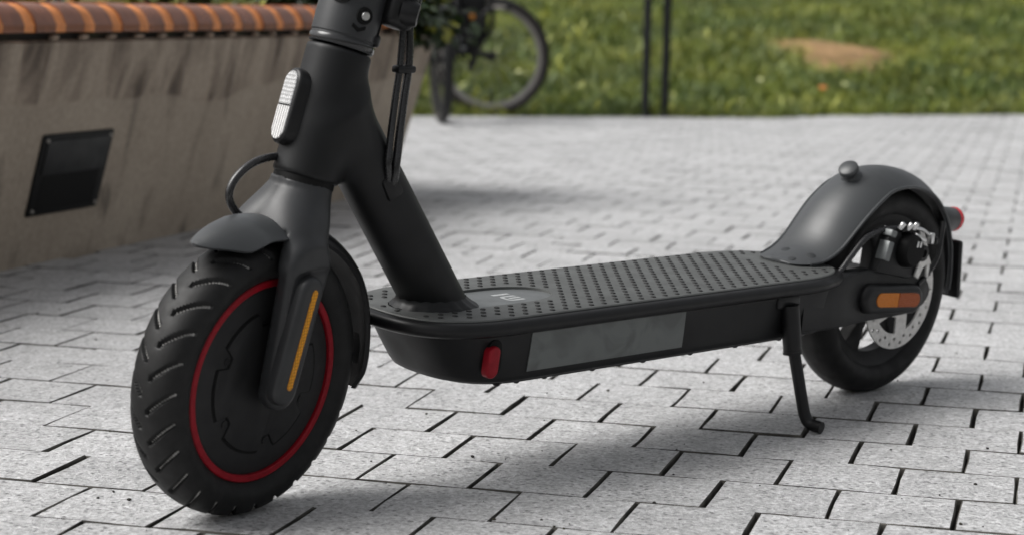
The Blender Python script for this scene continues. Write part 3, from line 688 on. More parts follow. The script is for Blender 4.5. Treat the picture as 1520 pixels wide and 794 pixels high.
# ---- wheels
def tyre(name, cx, parent, xf, grooves=True, nseg=1150):
    prof = catmull([(-.0155, .0775, 0), (-.0200, .0815, 0), (-.0232, .0880, 0), (-.0230, .0945, 0), (-.0198, .1008, 0), (-.0145, .1050, 0), (-.0075, .1074, 0), (0, .108, 0)], 4)
    prof = [(p.x, p.y) for p in prof]; prof = prof + [(-a, b) for a, b in prof[-2::-1]]
    na = nseg if grooves else 160
    N = 27; pitch = 2 * math.pi / N
    th = np.arange(na) * 2 * math.pi / na; Sg = np.array([p[0] for p in prof]); Rg = np.array([p[1] for p in prof])
    T, Sm = np.meshgrid(th, Sg, indexing='ij'); Rm = np.broadcast_to(Rg, T.shape).copy(); dep = np.zeros_like(T)
    a_ = np.abs(Sm); ph_ = np.where(Sm > 0, 0, .5) * pitch
    if grooves:
        u = (T + .185 * a_ / .02 - ph_ + pitch / 2) % pitch - pitch / 2; arc = u * .105
        g = np.clip(2.7 - np.abs(arc) / .0010, 0, 1) * np.clip((a_ - .0018) / .0012, 0, 1) * np.clip((.0226 - a_) / .0016, 0, 1) * np.clip((Rm - .0935) / .002, 0, 1)
        zz = .0036 * np.abs(((T / pitch) % 1) * 2 - 1) * 2 - .0036
        g2 = np.clip(1.3 - np.abs(Sm - zz) / .0013, 0, 1)
        dep = g + 0 * g2; Rm -= .0030 * dep
    bm = bmesh.new(); n2 = len(prof)
    vv = [[bm.verts.new((cx + Rm[i, j] * math.cos(th[i]), Sm[i, j], WR + Rm[i, j] * math.sin(th[i]))) for j in range(n2)] for i in range(na)]
    for i in range(na):
        i2 = (i + 1) % na
        for j in range(n2 - 1):
            f = bm.faces.new((vv[i][j], vv[i2][j], vv[i2][j + 1], vv[i][j + 1]))
            if min(dep[i, j], dep[i2, j], dep[i, j + 1], dep[i2, j + 1]) >= .9: f.material_index = 1
        bm.faces.new((vv[i][n2 - 1], vv[i2][n2 - 1], vv[i2][0], vv[i][0]))
    return finish(bm, name, [M['rubber'], M['dust']], parent, xf, sharp=42)
bm = bmesh.new(); lathe(bm, [(0, -.0165), (.045, -.0168), (.0735, -.0155), (.0785, -.0150), (.0785, .0150), (.0735, .0155), (.070, .0170), (.055, .0178), (0, .0180)], CF, S_, 96)
fw = finish(bm, 'front_wheel', M['hub'], SC, XS)
tyre('tyre', 0, fw, XS)
bm = bmesh.new(); lathe(bm, [(.0731, .0150), (.0733, .0180), (.0740, .0187), (.0780, .0186), (.0788, .0178), (.0790, .0150)], CF, S_, 128, closed=True); ring = finish(bm, 'red_ring', M['red'], fw, XS); ring['label'] = 'thin red ring around the hub'
# hub cover with notched outline
poly = []; notches = [R(d) for d in (153, 213, 277, 333, 32, 95)]
for k in range(240):
    a = 2 * math.pi * k / 240; r = .0545
    for nn in notches:
        dlt = (a - nn + math.pi) % (2 * math.pi) - math.pi
        if abs(dlt) * .0545 < .0085: r = .0545 - .0105 * min(1, (.0085 - abs(dlt) * .0545) / .0035)
    poly.append((r * math.cos(a), r * math.sin(a)))
bm = bmesh.new(); prism(bm, poly, CF + S_ * .0165, (1, 0, 0), (0, 0, 1), (0, 1, 0), .0026, .0006, 2); finish(bm, 'hub_cover', M['hub'], fw, XS, sharp=25)
bm = bmesh.new(); prism(bm, [(a_ * 1.036, b_ * 1.036) for a_, b_ in poly], CF + S_ * .0165, (1, 0, 0), (0, 0, 1), (0, 1, 0), .00165, 0); finish(bm, 'cover_seam', M['black'], fw, XS, sharp=25)
for k, nn in enumerate(notches):
    bm = bmesh.new(); lathe(bm, [(0, .0003), (.0028, .0002), (.0032, -.001)], CF + S_ * .0183 + Vector((.0485 * math.cos(nn), 0, .0485 * math.sin(nn))), S_, 12); finish(bm, 'hub_screw', M['plastic'], fw, XS)
bm = bmesh.new(); tube(bm, [CF - S_ * .046, CF + S_ * .040], .0055, 14); finish(bm, 'axle', M['plastic'], fw, XS)

# ---- fork (blended shape)
def fork_f(P):
    z = P[..., 2]; t = np.clip((.2535 - z) / .0440, 0, 1); ss = (t * t * (3 - 2 * t)) ** .85
    axx = .0027 + (z - .108) * .281; cx = axx * (1 - t) + .0178 * t
    hs = .0247 + .0153 * ss; hx = .0247 - .0014 * t + .0030 * np.sin(np.pi * t); n = 2.0 + 1.4 * ss
    q = ((np.abs(P[..., 0] - cx) / hx + 1e-9) ** n + (np.abs(P[..., 1]) / hs + 1e-9) ** n) ** (1 / n)
    d = np.maximum((q - 1) * np.minimum(hx, hs), .1990 - z)
    for s in (-1, 1):
        b = sd_bar(P, (.0165, s * .0325, .194), (-.0015, s * .0325, .106), .0225, .0160, .0075, .0050)
        d = smin(d, b, .009)
    q = P - np.array([0, 0, WR]); rad = np.sqrt(q[..., 0] ** 2 + q[..., 2] ** 2)
    well = np.maximum(rad - .1145, np.abs(q[..., 1]) - .0245)
    d = smax(d, -well, .004)
    top = (P - np.array(axis_pt(.2535))) @ np.array(AX)
    return smax(d, top, .0012)
fork = finish(sdf_bm(fork_f, (-.035, -.055, .082), (.085, .055, .270), .0022), 'fork', M['paint'], SC, XS, sharp=70)
u_ = Vector((0.268, 0, 0.963)).normalized(); v_ = Vector((u_.z, 0, -u_.x))
for s in (1, -1):
    bm = bmesh.new(); prism(bm, pill(.099, .0245), Vector((.0015, s * .0385, .1455)), u_, v_, S_ * s, .0105, .0048, 4); cv = finish(bm, 'side_cover', M['paint'], fork, XS, sharp=50)
    bm = bmesh.new(); prism(bm, pill(.077, .0058, 6), Vector((.0025, s * .0487, .1470)), u_, v_, S_ * s, .0009, .0003, 1); st = finish(bm, 'reflector_strip', M['amber'], fork, XS)
# seam collar between fork and head tube
bm = bmesh.new(); lathe(bm, [(.0225, -.004), (.0236, -.003), (.0236, .003), (.0225, .004)], axis_pt(.2550), AX, 48); finish(bm, 'bearing_seam', M['black'], fork, X)

# ---- front fender
def strip(name, path, halfw, drop, th, m, parent, xf, ns=13, cen=CF, arc=False):
    """arched fender: path of (x,z); cross-section falls by drop towards the edges, towards centre cen"""
    n = len(path); outer, inner = [], []
    P = [Vector((p[0], 0, p[1])) for p in path]
    for i, p in enumerate(P):
        t = (P[min(n - 1, i + 1)] - P[max(0, i - 1)]).normalized(); nr = Vector((-t.z, 0, t.x))
        if nr.dot(p - cen) < 0: nr = -nr
        w_, d_ = halfw[i], drop[i]; ro, ri = [], []
        for k in range(ns):
            a = -1 + 2 * k / (ns - 1); f = math.sin(a * math.pi / 2)
            hgt = abs(f) ** 2.2 if arc else 1 - math.sqrt(max(0, 1 - (abs(f) * .985) ** 2.6))
            ro.append(p + S_ * (w_ * f) - nr * d_ * hgt); ri.append(p + S_ * (max(.0005, w_ - th) * f) - nr * (d_ * hgt * .98 + th))
        outer.append(ro); inner.append(ri)
    bm = bmesh.new(); rings = [o_ + i_[::-1] for o_, i_ in zip(outer, inner)]; loft(bm, rings)
    return finish(bm, name, m, parent, xf, sharp=50)
def resample(pts, n):
    c = catmull([(p[0], p[1], p[2] if len(p) > 2 else 0) for p in pts], 10); idx = np.linspace(0, len(c) - 1, n)
    return [c[int(round(i))] for i in idx]
ctl = [(-.0690, .2180, .0030, .0010), (-.0665, .2193, .0075, .0030), (-.0630, .2210, .0120, .0055), (-.0580, .2235, .0165, .0085), (-.0500, .2270, .0222, .0130), (-.0400, .2300, .0270, .0163), (-.0290, .2320, .0290, .0150), (-.0180, .2332, .0300, .0130), (.0000, .2322, .0300, .0125), (.0200, .2280, .0280, .0130)]
a4 = catmull([p[:3] for p in ctl], 8); d4 = [q.x for q in catmull([(p[3], 0, 0) for p in ctl], 8)]
ff = strip('front_fender', [(p.x, p.y) for p in a4], [p.z for p in a4], d4, .0022, M['fender'], SC, XS, ns=17, arc=True)
ctl = [(.034, .2255, .022), (.060, .2175, .0245), (.086, .2000, .0255), (.106, .1780, .0258), (.1185, .1500, .0258), (.1240, .1200, .0252), (.1240, .0960, .0235), (.1210, .0800, .0170)]
cc = resample(ctl, 40); path = [(p.x, p.y) for p in cc]; hw = [p.z for p in cc]
strip('rear_guard', path, hw, [.0135] * 40, .0024, M['plastic'], ff, XS)
bm = bmesh.new(); rbox(bm, (.1245, 0, .112), (.008, .022, .030), r=.0035); finish(bm, 'guard_boss', M['plastic'], ff, XS)

# ---- frame: head tube flowing into the down tube
def frame_f(P):
    h = sd_cyl(P, axis_pt(.2565), axis_pt(.3535), .0252, .0028)
    d = sd_cyl(P, (.0700, 0, .3085), (.1880, 0, .1425), .0250, .0)
    r = smin(h, d, .022)
    bot = (P - np.array(axis_pt(.2560))) @ np.array(AX); top = (P - np.array(axis_pt(.3535))) @ np.array(AX)
    near = np.linalg.norm(P[..., :2] - np.array([.049, 0]), axis=-1)
    hs = np.where(P[..., 0] < .078, 1.0, 0.0)
    r = np.maximum(r, top)
    return np.maximum(r, .1415 - P[..., 2])
frame = finish(sdf_bm(frame_f, (.005, -.032, .138), (.235, .032, .360), .0022), 'frame', M['paint2'], SC, X, sharp=50)
# weld collar where the tube meets the deck
dt = Vector((.1180, 0, -.1660)).normalized(); base = Vector((.1836, 0, .1485))
rings = []
for z, e in ((.1440, .0085), (.1462, .0078), (.1485, .0042), (.1512, .0013), (.1535, .0)):
    c = base + dt * ((z - base.z) / dt.z); rings.append([(c.x + (.0308 + e) * math.cos(a) - e * .25, (.0252 + e) * math.sin(a), z + .0006 * math.sin(a * 17)) for a in [2 * math.pi * k / 56 for k in range(56)]])
bm = bmesh.new(); loft(bm, rings, caps=False); finish(bm, 'weld_collar', M['paint2'], frame, X, sharp=60)
# front reflector on the head tube
rc = Vector(axis_pt(.3030)); rn = Vector((-AX.z, .0, AX.x)); rn = (rn - S_ * .14).normalized(); ru = AX; rv = ru.cross(rn)
bm = bmesh.new(); prism(bm, pill(.0590, .0235), rc + rn * .0215, ru, rv, rn, .0115, .003, 3); rb = finish(bm, 'reflector_base', M['plastic'], frame, X, sharp=50)
def lens(name, l, w_, lo_, hi_, m, zoff=0):
    full = pill(l, w_); pts = [p for p in full if lo_ <= p[0] <= hi_]
    if lo_ > -l / 2: pts = pts + [(lo_, w_ / 2), (lo_, -w_ / 2)]
    if hi_ < l / 2: pts = [(hi_, -w_ / 2), (hi_, w_ / 2)] + pts
    ctr = ((max(lo_, -l / 2) + min(hi_, l / 2)) / 2, 0); pts = sorted(pts, key=lambda p: math.atan2(p[1] - ctr[1], p[0] - ctr[0]))
    # own object frame so that the ribs follow the lens
    bm = bmesh.new(); prism(bm, pts, (0, 0, 0), (1, 0, 0), (0, 1, 0), (0, 0, 1), .0012, .0004, 1)
    o = finish(bm, name, m, frame); a_, b_, c_, p_ = X(ru), X(rv), X(rn), X(rc + rn * (.0328 + zoff))
    o.matrix_local = Matrix((( a_.x, b_.x, c_.x, p_.x), (a_.y, b_.y, c_.y, p_.y), (a_.z, b_.z, c_.z, p_.z), (0, 0, 0, 1)))
lens('reflector_lens', .0530, .0175, .0005, 1, M['clear']); lens('reflector_lens', .0530, .0175, -1, -.0005, M['clear2'])
# cable grommet on the down tube
gp = Vector((.1205, .0120, .2480)); gd = Vector((-.20, .10, 1)).normalized()
bm = bmesh.new(); rbox(bm, (.1115, .0225, .2500), (.017, .0085, .021), rot=Matrix.Rotation(R(-30), 3, 'Y'), r=.004); finish(bm, 'cable_grommet', M['plastic'], frame, X)

# ---- folding collar and stem
def about(z, ang, r):          # point on a cylinder about the steering axis; ang from +x (rear) towards +s
    e1 = Vector((AX.z, 0, -AX.x)); n = e1 * math.cos(ang) + S_ * math.sin(ang); return Vector(axis_pt(z)) + n * r, n
stem = None
bm = bmesh.new(); lathe(bm, [(.0150, 0), (.0195, 0), (.0195, .62), (.0150, .625)], axis_pt(.44), AX, 40); stem = finish(bm, 'stem', M['paint'], SC, X)
bm = bmesh.new(); lathe(bm, [(.018, .0), (.0246, .0003), (.0251, .0010), (.0251, .0068), (.0246, .0074), (.0246, .0084), (.0253, .0092), (.0262, .095), (.0250, .0990), (.0190, .100)], axis_pt(.3545), AX, 64); clamp = finish(bm, 'folding_collar', M['paint'], SC, X)
bm = bmesh.new(); lathe(bm, [(.0250, .0014), (.0254, .0020), (.0254, .0060), (.0250, .0066)], axis_pt(.3545), AX, 64); finish(bm, 'polished_band', M['gloss'], clamp, X)
e2 = AX
def badge(name, z, deg, r, prof, m, n=28):
    p, nn = about(z, R(deg), r); bm = bmesh.new(); lathe(bm, prof, p, nn, n); return finish(bm, name, m, clamp, X)
badge('round_button', .3945, 152, .0250, [(.0095, -.001), (.0095, .0018), (.0088, .0026), (0, .0030)], M['plastic'])
badge('button_rim', .3945, 152, .0248, [(.0098, 0), (.0098, .0017), (.0110, .0017), (.0110, 0)], M['black'])
badge('screw_recess', .3795, 103, .0242, [(0, .0018), (.0058, .0018), (.0064, .0022), (.0066, .001)], M['black'])
badge('screw_head', .3795, 101, .0247, [(0, .0020), (.0030, .0020), (.0036, .0012), (.0038, 0)], M['chrome'], 18)
p, nn = about(.3695, R(108), .0253); tu = AX; tv = tu.cross(nn)
bm = bmesh.new(); prism(bm, [(.003, -.0052), (.0005, 0), (.003, .0052), (.0005, .0056), (-.0026, 0), (.0005, -.0056)], p, tu, tv, nn, .0006); finish(bm, 'arrow_mark', M['black'], clamp, X)
pts = [about(z, R(56), .0256)[0] for z in np.linspace(.367, .445, 8)]
bm = bmesh.new(); tube(bm, pts, .0009, 6); finish(bm, 'collar_slit', M['black'], clamp, X)
badge('side_bolt', .3660, 52, .0245, [(0, .0034), (.0034, .0034), (.0046, .0026), (.0048, 0)], M['plastic'], 16)
# folding latch behind the collar
rot = Matrix.Rotation(TL, 3, 'Y')
p, nn = about(.398, R(40), .034); bm = bmesh.new(); rbox(bm, p, (.026, .022, .040), rot=rot, r=.007, seg=3); latch = finish(bm, 'folding_latch', M['plastic'], SC, X)
p, nn = about(.392, R(46), .0455); bm = bmesh.new(); lathe(bm, [(0, .004), (.0045, .004), (.0050, .0055), (.0085, .0050), (.0105, 0), (.0105, -.008), (0, -.008)], p, nn, 26); finish(bm, 'latch_pivot', M['plastic'], latch, X)
bm = bmesh.new(); tube(bm, catmull([about(.395, R(25), .046)[0], about(.43, R(18), .046)[0], about(.47, R(10), .038)[0]], 6), .006, 10); finish(bm, 'latch_lever', M['plastic'], latch, X)
# handlebar (above the picture)
ht = Vector(axis_pt(1.055)); hb = RS @ S_
bm = bmesh.new(); tube(bm, [ht - hb * .205, ht + hb * .205], .0135, 20); bar = finish(bm, 'handlebar', M['paint2'], SC, X)
for s in (-1, 1):
    bm = bmesh.new(); tube(bm, [ht + hb * s * .095, ht + hb * s * .10, ht + hb * s * .208, ht + hb * s * .212], [.015, .0168, .0168, .015], 20); finish(bm, 'grip', M['rubber'], bar, X)
bm = bmesh.new(); rbox(bm, ht + Vector((.004, 0, .012)), (.05, .09, .028), r=.01, seg=3); finish(bm, 'display_housing', M['plastic'], bar, X)
bm = bmesh.new(); tube(bm, catmull([ht + hb * .085, ht + hb * .10 + Vector((-.035, 0, -.008)), ht + hb * .17 + Vector((-.045, 0, -.012))], 6), .005, 10); finish(bm, 'brake_lever', M['plastic'], bar, X)

# ---- cables
def cable(name, pts, r, m='cable', n=10, xf=X): bm = bmesh.new(); tube(bm, catmull(pts, 8), r, n); return finish(bm, name, M[m], SC, xf)
cable('control_cable', [(.1085, .0215, .2490), (.1050, .0262, .2600), (.1040, .0262, .2720), (.1090, .0215, .2929), (.1142, .018, .3184), (.1182, .016, .3400), (.1208, .014, .3620), (.1226, .012, .3927), (.128, .010, .47), (.155, .004, .70), (.215, .02, .95), (.262, .05, 1.04)], .0028)
ck = cable('control_cable', [(.1125, .0215, .2470), (.1115, .0262, .2580), (.1124, .0262, .2700), (.1178, .0215, .2926), (.1230, .018, .3183), (.1270, .016, .3399), (.1282, .014, .3620), (.1284, .012, .3928), (.1340, .010, .47), (.162, .004, .70), (.225, .0, .95), (.262, -.05, 1.04)], .0033)
bm = bmesh.new(); rbox(bm, (.1227, .016, .3398), (.0185, .0095, .0060), r=.002); finish(bm, 'cable_clip', M['plastic'], ck, X)
cable('brake_hose', [(.040, -.006, .270), (.0230, -.010, .2720), (.0030, -.010, .2676), (-.0116, -.010, .2571), (-.0170, -.010, .2447), (-.0115, -.010, .2333), (-.0020, -.009, .2250)], .0030)

# ---- deck
def deck_outline(off=0.0, n=200, xf0=.1280, lf=.085, hw_=.0680, xr=.6660):
    pts = []
    half = []
    for k in range(41):                              # front nose
        a = math.pi / 2 * k / 40; half.append((xf0 + lf * (1 - math.cos(a) ** (2 / 2.55)), hw_ * math.sin(a) ** (2 / 2.55)))
    half += [(x, hw_) for x in np.linspace(xf0 + lf + .02, .580, 24)]
    half += [(p.x, p.y) for p in catmull([(.592, hw_ - .0002, 0), (.612, hw_ - .0022, 0), (.634, hw_ - .0085, 0), (.650, hw_ - .0175, 0), (.660, hw_ - .0275, 0), (.6650, hw_ - .0390, 0), (xr, hw_ - .050, 0)], 5)]
    half.append((xr, 0))
    loop = half[:-1] + [half[-1]] + [(x, -s) for x, s in half[-2:0:-1]]
    P = np.array(loop); t = np.roll(P, -1, 0) - np.roll(P, 1, 0); t /= np.linalg.norm(t, axis=1)[:, None]
    nrm = np.stack([-t[:, 1], t[:, 0]], 1)
    nrm[0] = (-1, 0)
    return [tuple(p + off * q) for p, q in zip(P, nrm)]
_t = deck_outline(.01)
if max(s for _, s in _t) < .07: SG = -1.0
else: SG = 1.0
def DO(off): return deck_outline(off * SG)
ZT = .1465
bm = bmesh.new()
rings = [[(x, s, z) for x, s in DO(o_)] for o_, z in ((-.004, .1320), (.0030, .1325), (.0062, .1345), (.0078, .1375), (.0078, .1405), (.0062, .1432), (.0035, .1446), (.0006, .1448), (.0002, .1436), (-.004, .1436))]
loft(bm, rings); deck = finish(bm, 'deck', M['plastic'], SC, X, sharp=50)
# battery case with sloping nose
def case_ring(z, x0, x1, hw_, ln, rr_):
    h = []
    for k in range(25):
        a = math.pi / 2 * k / 24; h.append((x0 + ln * (1 - math.cos(a) ** .77), hw_ * math.sin(a) ** .77))
    h += [(x, hw_) for x in np.linspace(x0 + ln + .02, x1 - .03, 14)] + [(x1 - rr_, hw_), (x1 - rr_ * .3, hw_ - rr_ * .3), (x1, hw_ - rr_), (x1, 0)]
    return [(x, s, z) for x, s in h] + [(x, -s, z) for x, s in h[-2:0:-1]]
rings = [case_ring(z_, x_, xe, w_, .064, .012) for z_, x_, xe, w_ in ((.0893, .1745, .622, .0555), (.0898, .1705, .628, .0578), (.0915, .1672, .631, .0596), (.0960, .1635, .632, .0607), (.1060, .1570, .632, .0618), (.1150, .1515, .633, .0630), (.1250, .1455, .633, .0640), (.1340, .1395, .634, .0648))]
bm = bmesh.new(); loft(bm, rings); case = finish(bm, 'battery_case', M['paint2'], SC, X, sharp=40)
# bottom cover plate and its screws
bm = bmesh.new(); loft(bm, [[(x * .985 + .006, s * .97, z) for x, s, _ in case_ring(0, .178, .622, .0545, .064, .012)] for z in (.0868, .0896)]); finish(bm, 'bottom_cover', M['paint'], case, X)
for k, x in enumerate((.214, .236, .268, .325, .388, .450, .512, .575)):
    for s in (-.049, .049):
        bm = bmesh.new(); lathe(bm, [(.0030, 0), (.0030, -.0012), (.0018, -.0024), (0, -.0027)], (x, s, .0872), (0, 0, 1), 10); finish(bm, 'case_screw', M['plastic'], case, X)
# side reflective panel, charging port cap
def on_side(x, z, out_=0.0):
    f = np.interp(z, [.092, .096, .115, .134], [.0592, .0606, .0630, .0648]); return Vector((x, f + out_, z))
pn = [(.2350, .1315), (.4215, .1315), (.4240, .0975), (.2350, .0975)]
bm = bmesh.new(); rings = []
for off in (-.0005, .0008):
    rg = []
    for (xa, za), (xb, zb) in zip(pn, pn[1:] + pn[:1]):
        for t in np.linspace(0, 1, 6)[:-1]: rg.append(on_side(xa + (xb - xa) * t, za + (zb - za) * t, off))
    rings.append(rg)
loft(bm, rings); o = finish(bm, 'side_panel', M['tape'], case, X, sharp=40); o['label'] = 'scuffed grey reflective panel on the battery case'
pc = on_side(.192, .1120, -.002); bm = bmesh.new(); prism(bm, pill(.0300, .0150), pc + Vector((.0035, 0, .0022)), (0, 0, 1), (1, 0, 0), (0, 1, 0), .0042, .0010, 2); finish(bm, 'port_seal', M['black'], case, X)
bm = bmesh.new(); prism(bm, pill(.0270, .0122), pc + Vector((.000, 0, -.001)), (0, .10, 1), (1, 0, 0), (0, 1, 0), .0075, .0018, 3); o = finish(bm, 'charging_port_cap', M['red'], case, X); o['label'] = 'red rubber charging port cap'
# rubber mat with an opening for the inlay
outer = DO(0.0); NP = len(outer)
def inlay_pt(a, off=0.0):
    c, s = math.cos(a), math.sin(a); hw2 = .0275 + off
    if c >= 0: return (.262 + (.0495 + off) * abs(c) ** (2 / 2.0), hw2 * math.copysign(abs(s) ** (2 / 2.0), s))
    return (.178 - (.0290 + off) * abs(c), hw2 * math.copysign(abs(s) ** (2 / 2.0), s))
def inlay_loop(off=0.0, n=NP):
    half = []
    for k in range(31): a = math.pi * .5 * k / 30; half.append((.178 - (.036 + off) * math.cos(a), (.0285 + off) * math.sin(a)))
    for t in np.linspace(0, 1, 22)[1:-1]: half.append((.178 + t * .082, .0285 + off))
    for k in range(31): a = math.pi * .5 * k / 30; half.append((.260 + (.0515 + off) * math.sin(a), (.0285 + off) * math.cos(a)))
    half = half + [(x, -s) for x, s in half[-2:0:-1]]
    L_ = np.array(half); return L_
def resamp(P, n):
    P = np.array(P); Q = np.vstack([P, P[:1]]); d = np.r_[0, np.cumsum(np.linalg.norm(np.diff(Q, axis=0), axis=1))]; t = np.linspace(0, d[-1], n, endpoint=False)
    return np.stack([np.interp(t, d, Q[:, 0]), np.interp(t, d, Q[:, 1])], 1)
N_ = 260
bm = bmesh.new()
# match inner points to outer points by direction from a spine point
def match(lp, ref):
    out_ = []
    A = np.array(lp)
    return A
OUT = resamp(DO(0.0), N_); INN = resamp(inlay_loop(0.0), N_)
rg = [[(x, s, .1436) for x, s in resamp(DO(-.0003), N_)], [(x, s, ZT - .0012) for x, s in OUT], [(x, s, ZT - .0003) for x, s in resamp(DO(-.0006), N_)], [(x, s, ZT) for x, s in resamp(DO(-.0016), N_)],
      [(x, s, ZT) for x, s in INN], [(x, s, .1439) for x, s in resamp(inlay_loop(-.0004), N_)]]
loft(bm, rg, caps=False); mat_o = finish(bm, 'deck_mat', M['mat'], SC, X, sharp=40)
bm = bmesh.new(); loft(bm, [[(x, s, z) for x, s in resamp(inlay_loop(-.0002), N_)] for z in (.1434, .1444)]); inlay = finish(bm, 'inlay_plate', M['inlay'], SC, X)
# logo on the inlay: two letters seen from the riding side
def strokes(name, polys):
    bm = bmesh.new()
    for pg in polys: loft(bm, [[(x, s, z) for x, s in pg] for z in (.1442, .14455)])
    finish(bm, name, M['logo'], inlay, X)
lx, lw = .2570, .0042
def hook(n=8):
    # outer stroke of the m: near leg, rounded corner, top bar, far leg
    x0, x1 = lx, lx + .0185; a, b = .0135, -.0030
    o_ = [(x1, a)] + [(x0 + .006 - .006 * math.sin(t), a - .006 + .006 * math.cos(t)) for t in np.linspace(0, math.pi / 2, n)] + [(x0 + .006 - .006 * math.cos(t), b + .006 - .006 * math.sin(t)) for t in np.linspace(0, math.pi / 2, n)] + [(x1, b)]
    i_ = [(x1, b + lw)] + [(x0 + .0065 - .0030 * math.cos(t), b + .0065 - .0031 * math.sin(t)) for t in np.linspace(math.pi / 2, 0, n)] + [(x0 + .0065 - .0030 * math.sin(t), a - .0065 + .0031 * math.cos(t)) for t in np.linspace(math.pi / 2, 0, n)] + [(x1, a - lw)]
    return o_, i_
ho, hi = hook()
bm = bmesh.new(); n_ = len(ho); hi = hi[::-1]
t1 = [[bm.verts.new((x, s, .14455)) for x, s in L2] for L2 in (ho, hi)]
for k in range(n_ - 1): bm.faces.new((t1[0][k], t1[0][k + 1], t1[1][k + 1], t1[1][k]))
finish(bm, 'logo', M['logo'], inlay, X)
strokes('logo', [[(lx + .0066, .0072), (lx + .0185, .0072), (lx + .0185, .0033), (lx + .0066, .0033)]])
strokes('logo', [[(lx, -.0068), (lx + .0185, -.0068), (lx + .0185, -.0112), (lx, -.0112)]])
# studs
from mathutils import geometry as _geo
inner_lim = [Vector((x, s)) for x, s in DO(-.0062)]; hole_lim = [Vector((x, s)) for x, s in inlay_loop(.0050)]
def inside(p, poly):
    x, y = p; c = False; j = len(poly) - 1
    for i in range(len(poly)):
        if (poly[i].y > y) != (poly[j].y > y) and x < (poly[j].x - poly[i].x) * (y - poly[i].y) / (poly[j].y - poly[i].y) + poly[i].x: c = not c
        j = i
    return c
bm = bmesh.new(); lathe(bm, [(.00255, -.0004), (.0023, .0006), (.0019, .0009), (0, .00095)], (0, 0, 0), (0, 0, 1), 10); bmesh.ops.recalc_face_normals(bm, faces=bm.faces)
stud_me = bpy.data.meshes.new('stud'); bm.to_mesh(stud_me); stud_me.materials.append(M['stud']); stud_src = bm
spots = []
for j in range(-7, 8):
    for i in range(0, 40):
        x = .130 + i * .0152 + (.0076 if j % 2 else 0); s = j * .0088
        if not inside((x, s), inner_lim) or inside((x, s), hole_lim): continue
        if x > .605 and abs(s) < .0335 + .25 * (x - .605): continue
        spots.append((x, s))
spots.sort(key=lambda p: p[0] - p[1])
for x, s in spots[:300]:
    o = link('stud', stud_me, mat_o); o.location = X(Vector((x, s, ZT)))
if len(spots) > 300:
    b2 = bmesh.new()
    for x, s in spots[300:]:
        lathe(b2, [(.00255, -.0004), (.0023, .0006), (.0019, .0009), (0, .00095)], (x, s, ZT), (0, 0, 1), 10)
    o = finish(b2, 'studs', M['stud'], mat_o, X); o['kind'] = 'stuff'
stud_src.free()

# ---- kickstand
ks = None
bm = bmesh.new(); rbox(bm, (.564, .058, .1265), (.034, .018, .014), r=.004); ks = finish(bm, 'kickstand', M['plastic'], SC, X)
bm = bmesh.new(); tube(bm, catmull([(.5650, .066, .1230), (.5668, .0690, .1020), (.5685, .0722, .0790)], 4), [.0090, .0090, .0090, .0089, .0089, .0088, .0088, .0087, .0087], 18); finish(bm, 'sleeve', M['plastic'], ks, X)
bm = bmesh.new(); tube(bm, [(.5684, .0720, .0805), (.5686, .0724, .0778)], .0092, 18); finish(bm, 'sleeve_lip', M['plastic'], ks, X)
LEGP = [(.5684, .0720, .0850), (.5705, .0790, .0600), (.5725, .0855, .0360), (.5738, .0895, .0230), (.5755, .0950, .0155), (.5775, .1075, .0142)]
bm = bmesh.new(); tube(bm, catmull(LEGP, 6), .0057, 16); finish(bm, 'leg', M['plastic'], ks, X, sharp=50)

# ---- rear arms, wheel, brake
def arm_poly(pts): return [(x, z) for x, z in pts]
side = [(.600, .0935), (.600, .1330), (.660, .1430), (.700, .1440), (.716, .1395), (.728, .1400), (.745, .1370), (.770, .1330), (.800, .1290), (.806, .1130), (.798, .0965), (.780, .0900), (.720, .0900), (.660, .0900)]
_xs = [.590, .604, .620, .640, .660, .680, .700, .716, .728, .745, .770, .790, .800, .8055]
for sg in (1, -1):
    rings = []
    for x in _xs:
        zt = np.interp(x, [.590, .660, .700, .716, .728, .745, .770, .800, .806], [.1325, .1425, .1440, .1395, .1400, .1370, .1330, .1270, .1190]); zb = np.interp(x, [.59, .66, .72, .78, .798, .806], [.0925, .0905, .0905, .0915, .0970, .1060])
        so = np.interp(x, [.590, .630, .660, .690, .720, .806], [.0634, .0628, .0596, .0552, .0530, .0530]); si = .0420; r_ = .0035
        sec = [(si, zb), (so - r_, zb), (so - r_ * .3, zb + r_ * .3), (so, zb + r_), (so, zt - r_), (so - r_ * .3, zt - r_ * .3), (so - r_, zt), (si, zt)]
        rings.append([(x, sg * a_, b_) for a_, b_ in sec])
    bm = bmesh.new(); loft(bm, rings); am = finish(bm, 'rear_arm', M['paint2'], SC, X, sharp=40)
    if sg > 0: arm = am
bm = bmesh.new(); rbox(bm, (.640, 0, .118), (.050, .086, .044), r=.006); finish(bm, 'rear_bridge', M['paint2'], SC, X)
